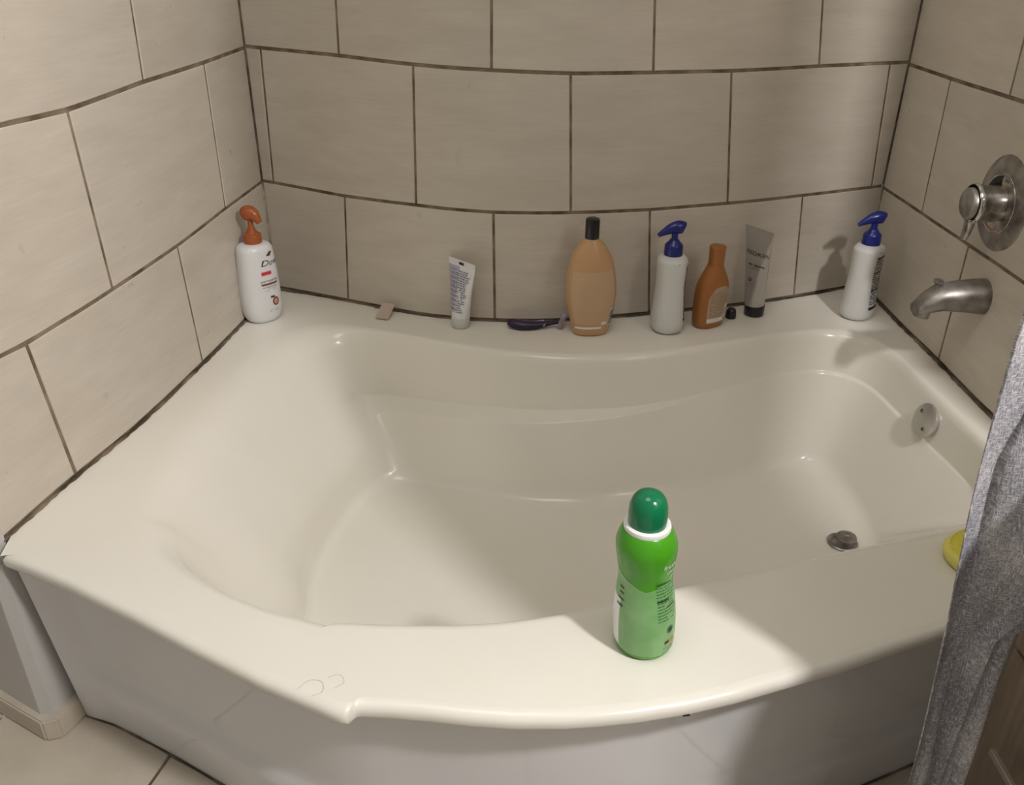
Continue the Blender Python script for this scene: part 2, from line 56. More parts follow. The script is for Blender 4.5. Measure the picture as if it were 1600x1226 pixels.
"t_U":[[-0.4532,1.1285],[-0.4554,1.1435],[-0.4575,1.1597],[-0.4594,1.1768],[-0.461,1.1947],[-0.4626,1.2132],[-0.4644,1.232],[-0.4667,1.2513],[-0.4694,1.2713],[-0.4722,1.2928],[-0.4744,1.3159],[-0.4755,1.3403],[-0.4756,1.3654],[-0.4746,1.3909],[-0.4728,1.4164],[-0.4702,1.4419],[-0.467,1.4673],[-0.4632,1.4926],[-0.4589,1.5179],[-0.4541,1.5431],[-0.4489,1.5682],[-0.4433,1.5932],[-0.4371,1.618],[-0.4302,1.6427],[-0.4222,1.6669],[-0.4128,1.6905],[-0.4021,1.7132],[-0.391,1.735],[-0.3818,1.7566],[-0.3758,1.7784],[-0.3713,1.7991],[-0.3651,1.8159],[-0.3545,1.8262],[-0.3393,1.8296],[-0.321,1.8279],[-0.3014,1.8233],[-0.2816,1.8174],[-0.262,1.8107],[-0.2424,1.8035],[-0.223,1.796],[-0.2036,1.7883],[-0.1843,1.7806],[-0.1649,1.7729],[-0.1455,1.7653],[-0.126,1.7578],[-0.1065,1.7505],[-0.0869,1.7436],[-0.0671,1.7369],[-0.0472,1.7307],[-0.0273,1.7248],[-0.0072,1.7195],[0.013,1.7145],[0.0334,1.7101],[0.0538,1.7061],[0.0743,1.7027],[0.0949,1.7],[0.1155,1.6981],[0.1362,1.6971],[0.1568,1.6969],[0.1775,1.6974],[0.198,1.6984],[0.2185,1.7],[0.2389,1.7021],[0.2592,1.7049],[0.2794,1.7082],[0.2994,1.7121],[0.3192,1.7166],[0.3389,1.7217],[0.3584,1.7272],[0.3778,1.7332],[0.3971,1.7396],[0.4162,1.7462],[0.4353,1.7531],[0.4543,1.7601],[0.4733,1.7672],[0.4923,1.7743],[0.5113,1.7815],[0.5303,1.7887],[0.5493,1.7958],[0.5683,1.8028],[0.5873,1.8097],[0.6065,1.8165],[0.6257,1.823],[0.645,1.8291],[0.6644,1.8346],[0.684,1.8392],[0.704,1.8426],[0.7246,1.8437],[0.746,1.8413],[0.7675,1.8339],[0.7876,1.8209],[0.8045,1.8028],[0.8173,1.7809],[0.8261,1.7564],[0.8317,1.7307],[0.8353,1.7043],[0.8378,1.6776],[0.8401,1.6505],[0.8424,1.6231],[0.8448,1.5953],[0.8474,1.567],[0.8503,1.5385],[0.8536,1.5097],[0.8572,1.4808],[0.861,1.4517],[0.8646,1.4226],[0.8674,1.3934],[0.8689,1.3647],[0.8686,1.3375],[0.8658,1.3134],[0.8603,1.2939],[0.8518,1.2791],[0.8405,1.2693],[0.8266,1.2648],[0.8122,1.2653],[0.8004,1.2683],[0.7932,1.2701],[0.7889,1.2688],[0.785,1.2649],[0.7803,1.2596],[0.775,1.2542],[0.7696,1.249],[0.7642,1.2444],[0.7589,1.2401],[0.7537,1.2363],[0.7488,1.2327],[0.7439,1.2294],[0.7393,1.2263],[0.7347,1.2233],[0.7302,1.2205],[0.7258,1.2177],[0.7215,1.2149],[0.7172,1.2123],[0.7129,1.2096],[0.7086,1.207],[0.7044,1.2044],[0.7001,1.2018],[0.6958,1.1993],[0.6915,1.1967],[0.6871,1.1942],[0.6828,1.1917],[0.6783,1.1892],[0.6739,1.1867],[0.6694,1.1842],[0.6648,1.1818],[0.6602,1.1794],[0.6556,1.177],[0.651,1.1747],[0.6463,1.1724],[0.6416,1.17],[0.6368,1.1678],[0.632,1.1655],[0.6272,1.1632],[0.6224,1.161],[0.6176,1.1588],[0.6127,1.1566],[0.6079,1.1543],[0.603,1.1521],[0.5981,1.1499],[0.5932,1.1477],[0.5883,1.1455],[0.5834,1.1433],[0.5785,1.1411],[0.5736,1.1389],[0.5687,1.1366],[0.5638,1.1344],[0.5589,1.1322],[0.5539,1.1299],[0.549,1.1277],[0.5441,1.1254],[0.5392,1.1232],[0.5342,1.1209],[0.5293,1.1187],[0.5244,1.1164],[0.5194,1.1142],[0.5145,1.112],[0.5095,1.1097],[0.5046,1.1075],[0.4996,1.1053],[0.4947,1.1031],[0.4897,1.1009],[0.4847,1.0987],[0.4798,1.0965],[0.4748,1.0943],[0.4698,1.0922],[0.4648,1.09],[0.4598,1.0879],[0.4548,1.0858],[0.4498,1.0837],[0.4447,1.0816],[0.4397,1.0795],[0.4347,1.0774],[0.4296,1.0754],[0.4246,1.0734],[0.4195,1.0714],[0.4145,1.0693],[0.4094,1.0674],[0.4043,1.0654],[0.3993,1.0634],[0.3942,1.0614],[0.3891,1.0595],[0.384,1.0576],[0.3789,1.0556],[0.3738,1.0537],[0.3687,1.0518],[0.3636,1.0499],[0.3585,1.048],[0.3534,1.0461],[0.3483,1.0442],[0.3432,1.0423],[0.3381,1.0404],[0.333,1.0385],[0.3279,1.0366],[0.3228,1.0347],[0.3176,1.0328],[0.3125,1.0309],[0.3074,1.029],[0.3023,1.0271],[0.2972,1.0251],[0.292,1.0232],[0.2869,1.0213],[0.2818,1.0194],[0.2767,1.0175],[0.2716,1.0156],[0.2664,1.0137],[0.2613,1.0118],[0.2562,1.0099],[0.2511,1.008],[0.246,1.006],[0.2408,1.0041],[0.2357,1.0022],[0.2306,1.0003],[0.2255,0.9985],[0.2203,0.9966],[0.2152,0.9947],[0.2101,0.9928],[0.2049,0.991],[0.1998,0.9891],[0.1946,0.9873],[0.1895,0.9855],[0.1843,0.9837],[0.1791,0.9819],[0.174,0.9801],[0.1688,0.9784],[0.1636,0.9767],[0.1584,0.975],[0.1532,0.9733],[0.148,0.9716],[0.1428,0.97],[0.1376,0.9684],[0.1324,0.9668],[0.1271,0.9653],[0.1219,0.9638],[0.1166,0.9623],[0.1114,0.9609],[0.1061,0.9595],[0.1008,0.9581],[0.0956,0.9568],[0.0903,0.9555],[0.085,0.9542],[0.0797,0.953],[0.0743,0.9518],[0.069,0.9507],[0.0637,0.9496],[0.0584,0.9485],[0.053,0.9475],[0.0477,0.9465],[0.0423,0.9455],[0.037,0.9446],[0.0316,0.9437],[0.0262,0.9429],[0.0208,0.9421],[0.0155,0.9413],[0.0101,0.9405],[0.0047,0.9398],[-0.0007,0.9392],[-0.0061,0.9385],[-0.0115,0.9379],[-0.0169,0.9373],[-0.0223,0.9368],[-0.0277,0.9362],[-0.0331,0.9357],[-0.0385,0.9352],[-0.0439,0.9348],[-0.0494,0.9343],[-0.0548,0.9339],[-0.0602,0.9335],[-0.0656,0.9331],[-0.071,0.9327],[-0.0764,0.9323],[-0.0819,0.932],[-0.0873,0.9316],[-0.0927,0.9313],[-0.0981,0.931],[-0.1035,0.9307],[-0.1089,0.9304],[-0.1143,0.9301],[-0.1197,0.9299],[-0.125,0.9296],[-0.1304,0.9294],[-0.1358,0.9293],[-0.1411,0.9292],[-0.1465,0.9291],[-0.1518,0.929],[-0.1572,0.9291],[-0.1625,0.9292],[-0.1678,0.9293],[-0.1731,0.9295],[-0.1784,0.9298],[-0.1837,0.9302],[-0.189,0.9306],[-0.1943,0.9311],[-0.1996,0.9316],[-0.2048,0.9322],[-0.2101,0.9329],[-0.2154,0.9337],[-0.2206,0.9345],[-0.2258,0.9354],[-0.2311,0.9363],[-0.2363,0.9372],[-0.2415,0.9383],[-0.2467,0.9393],[-0.2519,0.9405],[-0.257,0.9416],[-0.2622,0.9429],[-0.2673,0.9441],[-0.2724,0.9455],[-0.2775,0.9468],[-0.2826,0.9482],[-0.2877,0.9497],[-0.2927,0.9512],[-0.2977,0.9528],[-0.3027,0.9544],[-0.3076,0.956],[-0.3125,0.9577],[-0.3174,0.9595],[-0.3222,0.9612],[-0.3269,0.9631],[-0.3317,0.9649],[-0.3363,0.9669],[-0.3409,0.9688],[-0.3455,0.9708],[-0.3499,0.9729],[-0.3543,0.975],[-0.3586,0.9771],[-0.3629,0.9793],[-0.367,0.9816],[-0.3711,0.9839],[-0.3751,0.9862],[-0.3791,0.9886],[-0.3829,0.9911],[-0.3867,0.9937],[-0.3904,0.9963],[-0.394,0.9991],[-0.3976,1.002],[-0.4011,1.005],[-0.4045,1.0082],[-0.4079,1.0117],[-0.4113,1.0153],[-0.4146,1.0193],[-0.4178,1.0236],[-0.4211,1.0284],[-0.4243,1.0336],[-0.4275,1.0394],[-0.4306,1.0458],[-0.4337,1.0529],[-0.4367,1.0608],[-0.4397,1.0695],[-0.4426,1.0793],[-0.4454,1.09],[-0.4481,1.1017],[-0.4507,1.1145]],
"t_L":[[-0.3828,1.1032],[-0.3845,1.117],[-0.3861,1.132],[-0.3877,1.1479],[-0.3892,1.1646],[-0.3907,1.1819],[-0.3923,1.1995],[-0.3945,1.2174],[-0.3972,1.2362],[-0.4004,1.2564],[-0.4034,1.2781],[-0.4057,1.3012],[-0.4069,1.3249],[-0.4071,1.349],[-0.4064,1.3732],[-0.4046,1.3973],[-0.4019,1.4214],[-0.3984,1.4453],[-0.3942,1.4692],[-0.3895,1.4929],[-0.3842,1.5166],[-0.3785,1.5402],[-0.3723,1.5636],[-0.3655,1.5868],[-0.3578,1.6097],[-0.349,1.6322],[-0.3396,1.6543],[-0.3313,1.6769],[-0.3267,1.701],[-0.3264,1.7264],[-0.3264,1.7494],[-0.3218,1.7656],[-0.3106,1.7733],[-0.2944,1.774],[-0.2756,1.7706],[-0.2562,1.7652],[-0.2367,1.7589],[-0.2172,1.752],[-0.1979,1.7446],[-0.1785,1.737],[-0.1592,1.7293],[-0.1399,1.7215],[-0.1205,1.7138],[-0.1011,1.7062],[-0.0817,1.6988],[-0.0623,1.6918],[-0.0431,1.6855],[-0.0243,1.68],[-0.0059,1.6755],[0.0122,1.672],[0.0302,1.6692],[0.048,1.6672],[0.0659,1.6657],[0.0839,1.6647],[0.1022,1.6642],[0.1207,1.6639],[0.1398,1.6638],[0.1591,1.6639],[0.1785,1.6649],[0.1974,1.667],[0.2159,1.6704],[0.234,1.6749],[0.2519,1.6801],[0.2699,1.6857],[0.2882,1.6913],[0.3068,1.697],[0.3255,1.7028],[0.3442,1.709],[0.3628,1.7158],[0.3813,1.7232],[0.3998,1.731],[0.4182,1.7389],[0.4368,1.7466],[0.4555,1.7541],[0.4742,1.7614],[0.493,1.7686],[0.5118,1.7757],[0.5305,1.7829],[0.5493,1.79],[0.5681,1.797],[0.587,1.804],[0.6059,1.8107],[0.6249,1.8172],[0.6439,1.8234],[0.6631,1.8289],[0.6824,1.8336],[0.7021,1.837],[0.7223,1.8381],[0.7431,1.8358],[0.7639,1.8287],[0.7833,1.8162],[0.7994,1.7989],[0.8116,1.7778],[0.82,1.7544],[0.8254,1.7298],[0.8289,1.7045],[0.8315,1.6789],[0.834,1.6528],[0.8366,1.6262],[0.8395,1.5991],[0.8425,1.5714],[0.8458,1.5433],[0.8494,1.5148],[0.8533,1.4861],[0.8573,1.4572],[0.8611,1.4282],[0.8641,1.3992],[0.8658,1.3706],[0.8656,1.3435],[0.8631,1.3196],[0.8576,1.3002],[0.8493,1.2858],[0.8382,1.2764],[0.8246,1.2723],[0.8105,1.2732],[0.7991,1.2763],[0.792,1.2781],[0.7879,1.2767],[0.7842,1.2727],[0.7796,1.2675],[0.7745,1.2621],[0.7692,1.257],[0.764,1.2523],[0.7589,1.2481],[0.7539,1.2442],[0.7491,1.2406],[0.7444,1.2372],[0.7398,1.2341],[0.7354,1.231],[0.731,1.2281],[0.7267,1.2252],[0.7225,1.2224],[0.7183,1.2197],[0.7142,1.2169],[0.71,1.2142],[0.7058,1.2116],[0.7017,1.2089],[0.6974,1.2062],[0.6932,1.2036],[0.6889,1.201],[0.6846,1.1984],[0.6803,1.1958],[0.6759,1.1933],[0.6715,1.1907],[0.667,1.1882],[0.6624,1.1858],[0.6579,1.1833],[0.6533,1.1809],[0.6486,1.1785],[0.644,1.1762],[0.6393,1.1738],[0.6345,1.1715],[0.6298,1.1692],[0.625,1.1669],[0.6202,1.1646],[0.6154,1.1624],[0.6106,1.1601],[0.6058,1.1578],[0.6009,1.1556],[0.5961,1.1533],[0.5912,1.1511],[0.5864,1.1488],[0.5815,1.1466],[0.5766,1.1443],[0.5717,1.1421],[0.5669,1.1398],[0.562,1.1375],[0.5571,1.1353],[0.5522,1.133],[0.5473,1.1307],[0.5424,1.1284],[0.5375,1.1262],[0.5326,1.1239],[0.5277,1.1216],[0.5228,1.1193],[0.5179,1.1171],[0.513,1.1148],[0.508,1.1126],[0.5031,1.1103],[0.4982,1.1081],[0.4932,1.1058],[0.4883,1.1036],[0.4834,1.1014],[0.4784,1.0992],[0.4734,1.097],[0.4685,1.0949],[0.4635,1.0927],[0.4585,1.0906],[0.4535,1.0885],[0.4485,1.0863],[0.4435,1.0842],[0.4385,1.0822],[0.4335,1.0801],[0.4285,1.078],[0.4234,1.076],[0.4184,1.074],[0.4134,1.072],[0.4083,1.07],[0.4033,1.068],[0.3982,1.066],[0.3932,1.064],[0.3881,1.0621],[0.383,1.0601],[0.378,1.0582],[0.3729,1.0562],[0.3678,1.0543],[0.3627,1.0524],[0.3576,1.0504],[0.3526,1.0485],[0.3475,1.0466],[0.3424,1.0447],[0.3373,1.0428],[0.3322,1.0408],[0.3271,1.0389],[0.322,1.037],[0.3169,1.0351],[0.3118,1.0332],[0.3067,1.0313],[0.3016,1.0294],[0.2965,1.0274],[0.2914,1.0255],[0.2863,1.0236],[0.2812,1.0217],[0.2761,1.0198],[0.271,1.0179],[0.2659,1.0159],[0.2608,1.014],[0.2557,1.0121],[0.2506,1.0102],[0.2455,1.0083],[0.2404,1.0064],[0.2353,1.0045],[0.2302,1.0026],[0.2251,1.0007],[0.2199,0.9988],[0.2148,0.997],[0.2097,0.9951],[0.2046,0.9932],[0.1994,0.9914],[0.1943,0.9896],[0.1891,0.9878],[0.184,0.986],[0.1788,0.9842],[0.1737,0.9825],[0.1685,0.9807],[0.1633,0.979],[0.1582,0.9774],[0.153,0.9757],[0.1478,0.9741],[0.1426,0.9725],[0.1374,0.9709],[0.1322,0.9693],[0.1269,0.9678],[0.1217,0.9663],[0.1165,0.9649],[0.1112,0.9635],[0.106,0.9621],[0.1007,0.9607],[0.0954,0.9594],[0.0901,0.9581],[0.0849,0.9569],[0.0796,0.9557],[0.0743,0.9545],[0.0689,0.9534],[0.0636,0.9523],[0.0583,0.9513],[0.053,0.9502],[0.0476,0.9493],[0.0423,0.9483],[0.037,0.9474],[0.0316,0.9465],[0.0262,0.9457],[0.0209,0.9449],[0.0155,0.9441],[0.0101,0.9434],[0.0048,0.9427],[-0.0006,0.942],[-0.006,0.9414],[-0.0114,0.9407],[-0.0168,0.9402],[-0.0222,0.9396],[-0.0275,0.9391],[-0.0329,0.9385],[-0.0383,0.938],[-0.0437,0.9376],[-0.0491,0.9371],[-0.0545,0.9367],[-0.0599,0.9362],[-0.0653,0.9358],[-0.0707,0.9354],[-0.0761,0.935],[-0.0815,0.9347],[-0.0869,0.9343],[-0.0923,0.934],[-0.0977,0.9336],[-0.1031,0.9333],[-0.1084,0.933],[-0.1138,0.9327],[-0.1192,0.9325],[-0.1245,0.9323],[-0.1299,0.9321],[-0.1352,0.9319],[-0.1406,0.9318],[-0.1459,0.9317],[-0.1512,0.9317],[-0.1565,0.9318],[-0.1618,0.9319],[-0.1671,0.9321],[-0.1724,0.9323],[-0.1777,0.9326],[-0.183,0.933],[-0.1883,0.9334],[-0.1936,0.9339],[-0.1988,0.9345],[-0.2041,0.9351],[-0.2093,0.9358],[-0.2146,0.9365],[-0.2198,0.9373],[-0.225,0.9382],[-0.2302,0.9391],[-0.2354,0.9401],[-0.2406,0.9411],[-0.2458,0.9421],[-0.251,0.9432],[-0.2561,0.9444],[-0.2612,0.9456],[-0.2663,0.9468],[-0.2714,0.9481],[-0.2764,0.9495],[-0.2814,0.9508],[-0.2863,0.9523],[-0.2912,0.9537],[-0.296,0.9552],[-0.3007,0.9568],[-0.3054,0.9584],[-0.3099,0.96],[-0.3144,0.9617],[-0.3187,0.9633],[-0.3228,0.9651],[-0.3268,0.9668],[-0.3307,0.9686],[-0.3343,0.9704],[-0.3377,0.9722],[-0.3409,0.974],[-0.3439,0.9758],[-0.3467,0.9777],[-0.3493,0.9795],[-0.3516,0.9814],[-0.3537,0.9833],[-0.3555,0.9852],[-0.3572,0.9871],[-0.3587,0.989],[-0.36,0.991],[-0.3612,0.993],[-0.3622,0.9952],[-0.3631,0.9974],[-0.364,0.9998],[-0.3648,1.0023],[-0.3656,1.005],[-0.3663,1.0081],[-0.3671,1.0114],[-0.368,1.0151],[-0.3689,1.0193],[-0.3699,1.0241],[-0.3709,1.0294],[-0.3721,1.0355],[-0.3734,1.0423],[-0.3748,1.05],[-0.3762,1.0586],[-0.3778,1.0681],[-0.3794,1.0787],[-0.3811,1.0904]],
"t_F":[[-0.3558,1.0947],[-0.3588,1.1086],[-0.3617,1.1234],[-0.3643,1.1392],[-0.3666,1.1558],[-0.3689,1.1729],[-0.3713,1.1903],[-0.374,1.2081],[-0.3773,1.2266],[-0.3809,1.2465],[-0.3844,1.268],[-0.3871,1.2907],[-0.3888,1.3142],[-0.3894,1.338],[-0.3889,1.3618],[-0.3873,1.3856],[-0.3848,1.4093],[-0.3814,1.4329],[-0.3772,1.4564],[-0.3724,1.4797],[-0.3671,1.503],[-0.3614,1.5262],[-0.3553,1.5493],[-0.3485,1.5721],[-0.3409,1.5947],[-0.332,1.6165],[-0.3213,1.6369],[-0.3087,1.6541],[-0.2942,1.6664],[-0.2781,1.6728],[-0.2612,1.6746],[-0.2439,1.6739],[-0.2266,1.6719],[-0.2094,1.669],[-0.1923,1.6655],[-0.1754,1.6615],[-0.1585,1.6572],[-0.1416,1.6527],[-0.1247,1.6481],[-0.1079,1.6434],[-0.091,1.6388],[-0.0742,1.6342],[-0.0573,1.6297],[-0.0404,1.6254],[-0.0234,1.6213],[-0.0064,1.6175],[0.0107,1.6139],[0.0279,1.6106],[0.0451,1.6075],[0.0623,1.6048],[0.0796,1.6025],[0.097,1.6007],[0.1144,1.5995],[0.1318,1.5989],[0.1493,1.5989],[0.1667,1.5996],[0.1841,1.6009],[0.2014,1.6028],[0.2187,1.6053],[0.2359,1.6083],[0.253,1.6117],[0.2701,1.6154],[0.2871,1.6195],[0.304,1.6239],[0.3208,1.6286],[0.3375,1.6336],[0.3542,1.6388],[0.3708,1.6444],[0.3873,1.6501],[0.4037,1.6559],[0.4202,1.6619],[0.4365,1.6679],[0.4529,1.6741],[0.4691,1.6804],[0.4854,1.6869],[0.5016,1.6935],[0.5177,1.7001],[0.5338,1.7069],[0.5499,1.7137],[0.566,1.7206],[0.582,1.7275],[0.5981,1.7344],[0.6141,1.7414],[0.6301,1.7483],[0.6462,1.7551],[0.6624,1.7614],[0.6785,1.7665],[0.694,1.7695],[0.708,1.7692],[0.7198,1.7653],[0.7295,1.7586],[0.7374,1.75],[0.7437,1.7402],[0.7486,1.7295],[0.7523,1.7182],[0.755,1.7066],[0.7571,1.6948],[0.7587,1.6829],[0.76,1.671],[0.7611,1.659],[0.762,1.647],[0.7628,1.635],[0.7634,1.623],[0.7639,1.611],[0.7642,1.5989],[0.7644,1.5869],[0.7645,1.5749],[0.7645,1.5629],[0.7644,1.5508],[0.7643,1.5388],[0.7641,1.5268],[0.7639,1.5149],[0.7635,1.5031],[0.763,1.4921],[0.7623,1.4825],[0.7615,1.475],[0.7606,1.4694],[0.7597,1.4644],[0.7589,1.4587],[0.7581,1.4521],[0.7573,1.4452],[0.7564,1.4382],[0.7555,1.4315],[0.7546,1.4251],[0.7536,1.4189],[0.7525,1.4129],[0.7513,1.4072],[0.75,1.4016],[0.7487,1.3962],[0.7472,1.3909],[0.7457,1.3858],[0.744,1.3808],[0.7423,1.3759],[0.7404,1.371],[0.7384,1.3663],[0.7363,1.3617],[0.7341,1.3571],[0.7318,1.3526],[0.7293,1.3482],[0.7267,1.3439],[0.7241,1.3397],[0.7213,1.3355],[0.7183,1.3314],[0.7153,1.3274],[0.7122,1.3234],[0.709,1.3195],[0.7056,1.3157],[0.7022,1.312],[0.6987,1.3083],[0.6952,1.3047],[0.6915,1.3011],[0.6878,1.2976],[0.6841,1.2941],[0.6803,1.2908],[0.6764,1.2874],[0.6725,1.2841],[0.6685,1.2808],[0.6645,1.2776],[0.6605,1.2744],[0.6565,1.2712],[0.6524,1.2681],[0.6483,1.265],[0.6442,1.2619],[0.64,1.2589],[0.6359,1.2558],[0.6317,1.2528],[0.6275,1.2498],[0.6233,1.2469],[0.6191,1.2439],[0.6149,1.241],[0.6107,1.2381],[0.6064,1.2352],[0.6021,1.2323],[0.5979,1.2294],[0.5936,1.2265],[0.5893,1.2237],[0.585,1.2209],[0.5807,1.2181],[0.5763,1.2153],[0.572,1.2125],[0.5677,1.2098],[0.5633,1.207],[0.5589,1.2043],[0.5545,1.2016],[0.5501,1.1989],[0.5457,1.1963],[0.5413,1.1936],[0.5369,1.191],[0.5325,1.1884],[0.528,1.1858],[0.5235,1.1832],[0.5191,1.1807],[0.5146,1.1781],[0.5101,1.1756],[0.5056,1.1731],[0.5011,1.1706],[0.4966,1.1682],[0.4921,1.1657],[0.4875,1.1633],[0.483,1.1609],[0.4784,1.1585],[0.4739,1.1561],[0.4693,1.1537],[0.4647,1.1514],[0.4601,1.149],[0.4555,1.1467],[0.4509,1.1444],[0.4463,1.1421],[0.4417,1.1399],[0.437,1.1376],[0.4324,1.1354],[0.4278,1.1331],[0.4231,1.1309],[0.4185,1.1287],[0.4138,1.1265],[0.4091,1.1244],[0.4044,1.1222],[0.3998,1.1201],[0.3951,1.118],[0.3904,1.1158],[0.3857,1.1137],[0.381,1.1117],[0.3763,1.1096],[0.3715,1.1075],[0.3668,1.1054],[0.3621,1.1034],[0.3574,1.1014],[0.3526,1.0993],[0.3479,1.0973],[0.3432,1.0953],[0.3384,1.0933],[0.3337,1.0913],[0.3289,1.0894],[0.3241,1.0874],[0.3194,1.0854],[0.3146,1.0835],[0.3098,1.0815],[0.3051,1.0796],[0.3003,1.0777],[0.2955,1.0758],[0.2907,1.0739],[0.2859,1.072],[0.2811,1.0701],[0.2763,1.0682],[0.2715,1.0664],[0.2667,1.0645],[0.2619,1.0627],[0.2571,1.0609],[0.2523,1.0591],[0.2474,1.0573],[0.2426,1.0555],[0.2378,1.0538],[0.2329,1.052],[0.2281,1.0503],[0.2232,1.0486],[0.2184,1.0469],[0.2135,1.0452],[0.2086,1.0435],[0.2038,1.0419],[0.1989,1.0403],[0.194,1.0386],[0.1891,1.0371],[0.1842,1.0355],[0.1793,1.0339],[0.1744,1.0324],[0.1694,1.0309],[0.1645,1.0294],[0.1596,1.028],[0.1546,1.0265],[0.1497,1.0251],[0.1447,1.0237],[0.1398,1.0223],[0.1348,1.021],[0.1298,1.0196],[0.1249,1.0183],[0.1199,1.017],[0.1149,1.0157],[0.1099,1.0145],[0.1049,1.0132],[0.0999,1.012],[0.0949,1.0108],[0.0899,1.0097],[0.0849,1.0085],[0.0798,1.0074],[0.0748,1.0062],[0.0698,1.0051],[0.0648,1.004],[0.0597,1.003],[0.0547,1.0019],[0.0496,1.0009],[0.0446,0.9999],[0.0395,0.9989],[0.0345,0.9979],[0.0294,0.9969],[0.0244,0.9959],[0.0193,0.995],[0.0142,0.9941],[0.0092,0.9932],[0.0041,0.9923],[-0.001,0.9914],[-0.0061,0.9906],[-0.0111,0.9897],[-0.0162,0.9889],[-0.0213,0.9881],[-0.0264,0.9873],[-0.0315,0.9865],[-0.0366,0.9858],[-0.0417,0.985],[-0.0468,0.9843],[-0.0519,0.9836],[-0.057,0.9829],[-0.0621,0.9823],[-0.0672,0.9817],[-0.0723,0.981],[-0.0774,0.9805],[-0.0825,0.9799],[-0.0876,0.9793],[-0.0928,0.9788],[-0.0979,0.9783],[-0.103,0.9778],[-0.1081,0.9774],[-0.1133,0.9769],[-0.1184,0.9765],[-0.1235,0.9762],[-0.1287,0.9758],[-0.1338,0.9755],[-0.1389,0.9752],[-0.1441,0.975],[-0.1492,0.9747],[-0.1544,0.9745],[-0.1595,0.9743],[-0.1646,0.9742],[-0.1698,0.9741],[-0.1749,0.974],[-0.1801,0.974],[-0.1852,0.974],[-0.1903,0.9741],[-0.1955,0.9742],[-0.2006,0.9743],[-0.2057,0.9745],[-0.2108,0.9748],[-0.216,0.9751],[-0.2211,0.9755],[-0.2262,0.9759],[-0.2312,0.9764],[-0.2363,0.977],[-0.2414,0.9776],[-0.2464,0.9784],[-0.2514,0.9792],[-0.2564,0.9801],[-0.2614,0.9812],[-0.2663,0.9823],[-0.2712,0.9837],[-0.2761,0.9851],[-0.2809,0.9867],[-0.2857,0.9886],[-0.2905,0.9906],[-0.2951,0.9929],[-0.2998,0.9955],[-0.3043,0.9985],[-0.3088,1.0018],[-0.3133,1.0056],[-0.3176,1.0099],[-0.3219,1.0147],[-0.3261,1.0202],[-0.3303,1.0264],[-0.3343,1.0333],[-0.3382,1.0411],[-0.342,1.0498],[-0.3457,1.0595],[-0.3492,1.0702],[-0.3526,1.0819]],
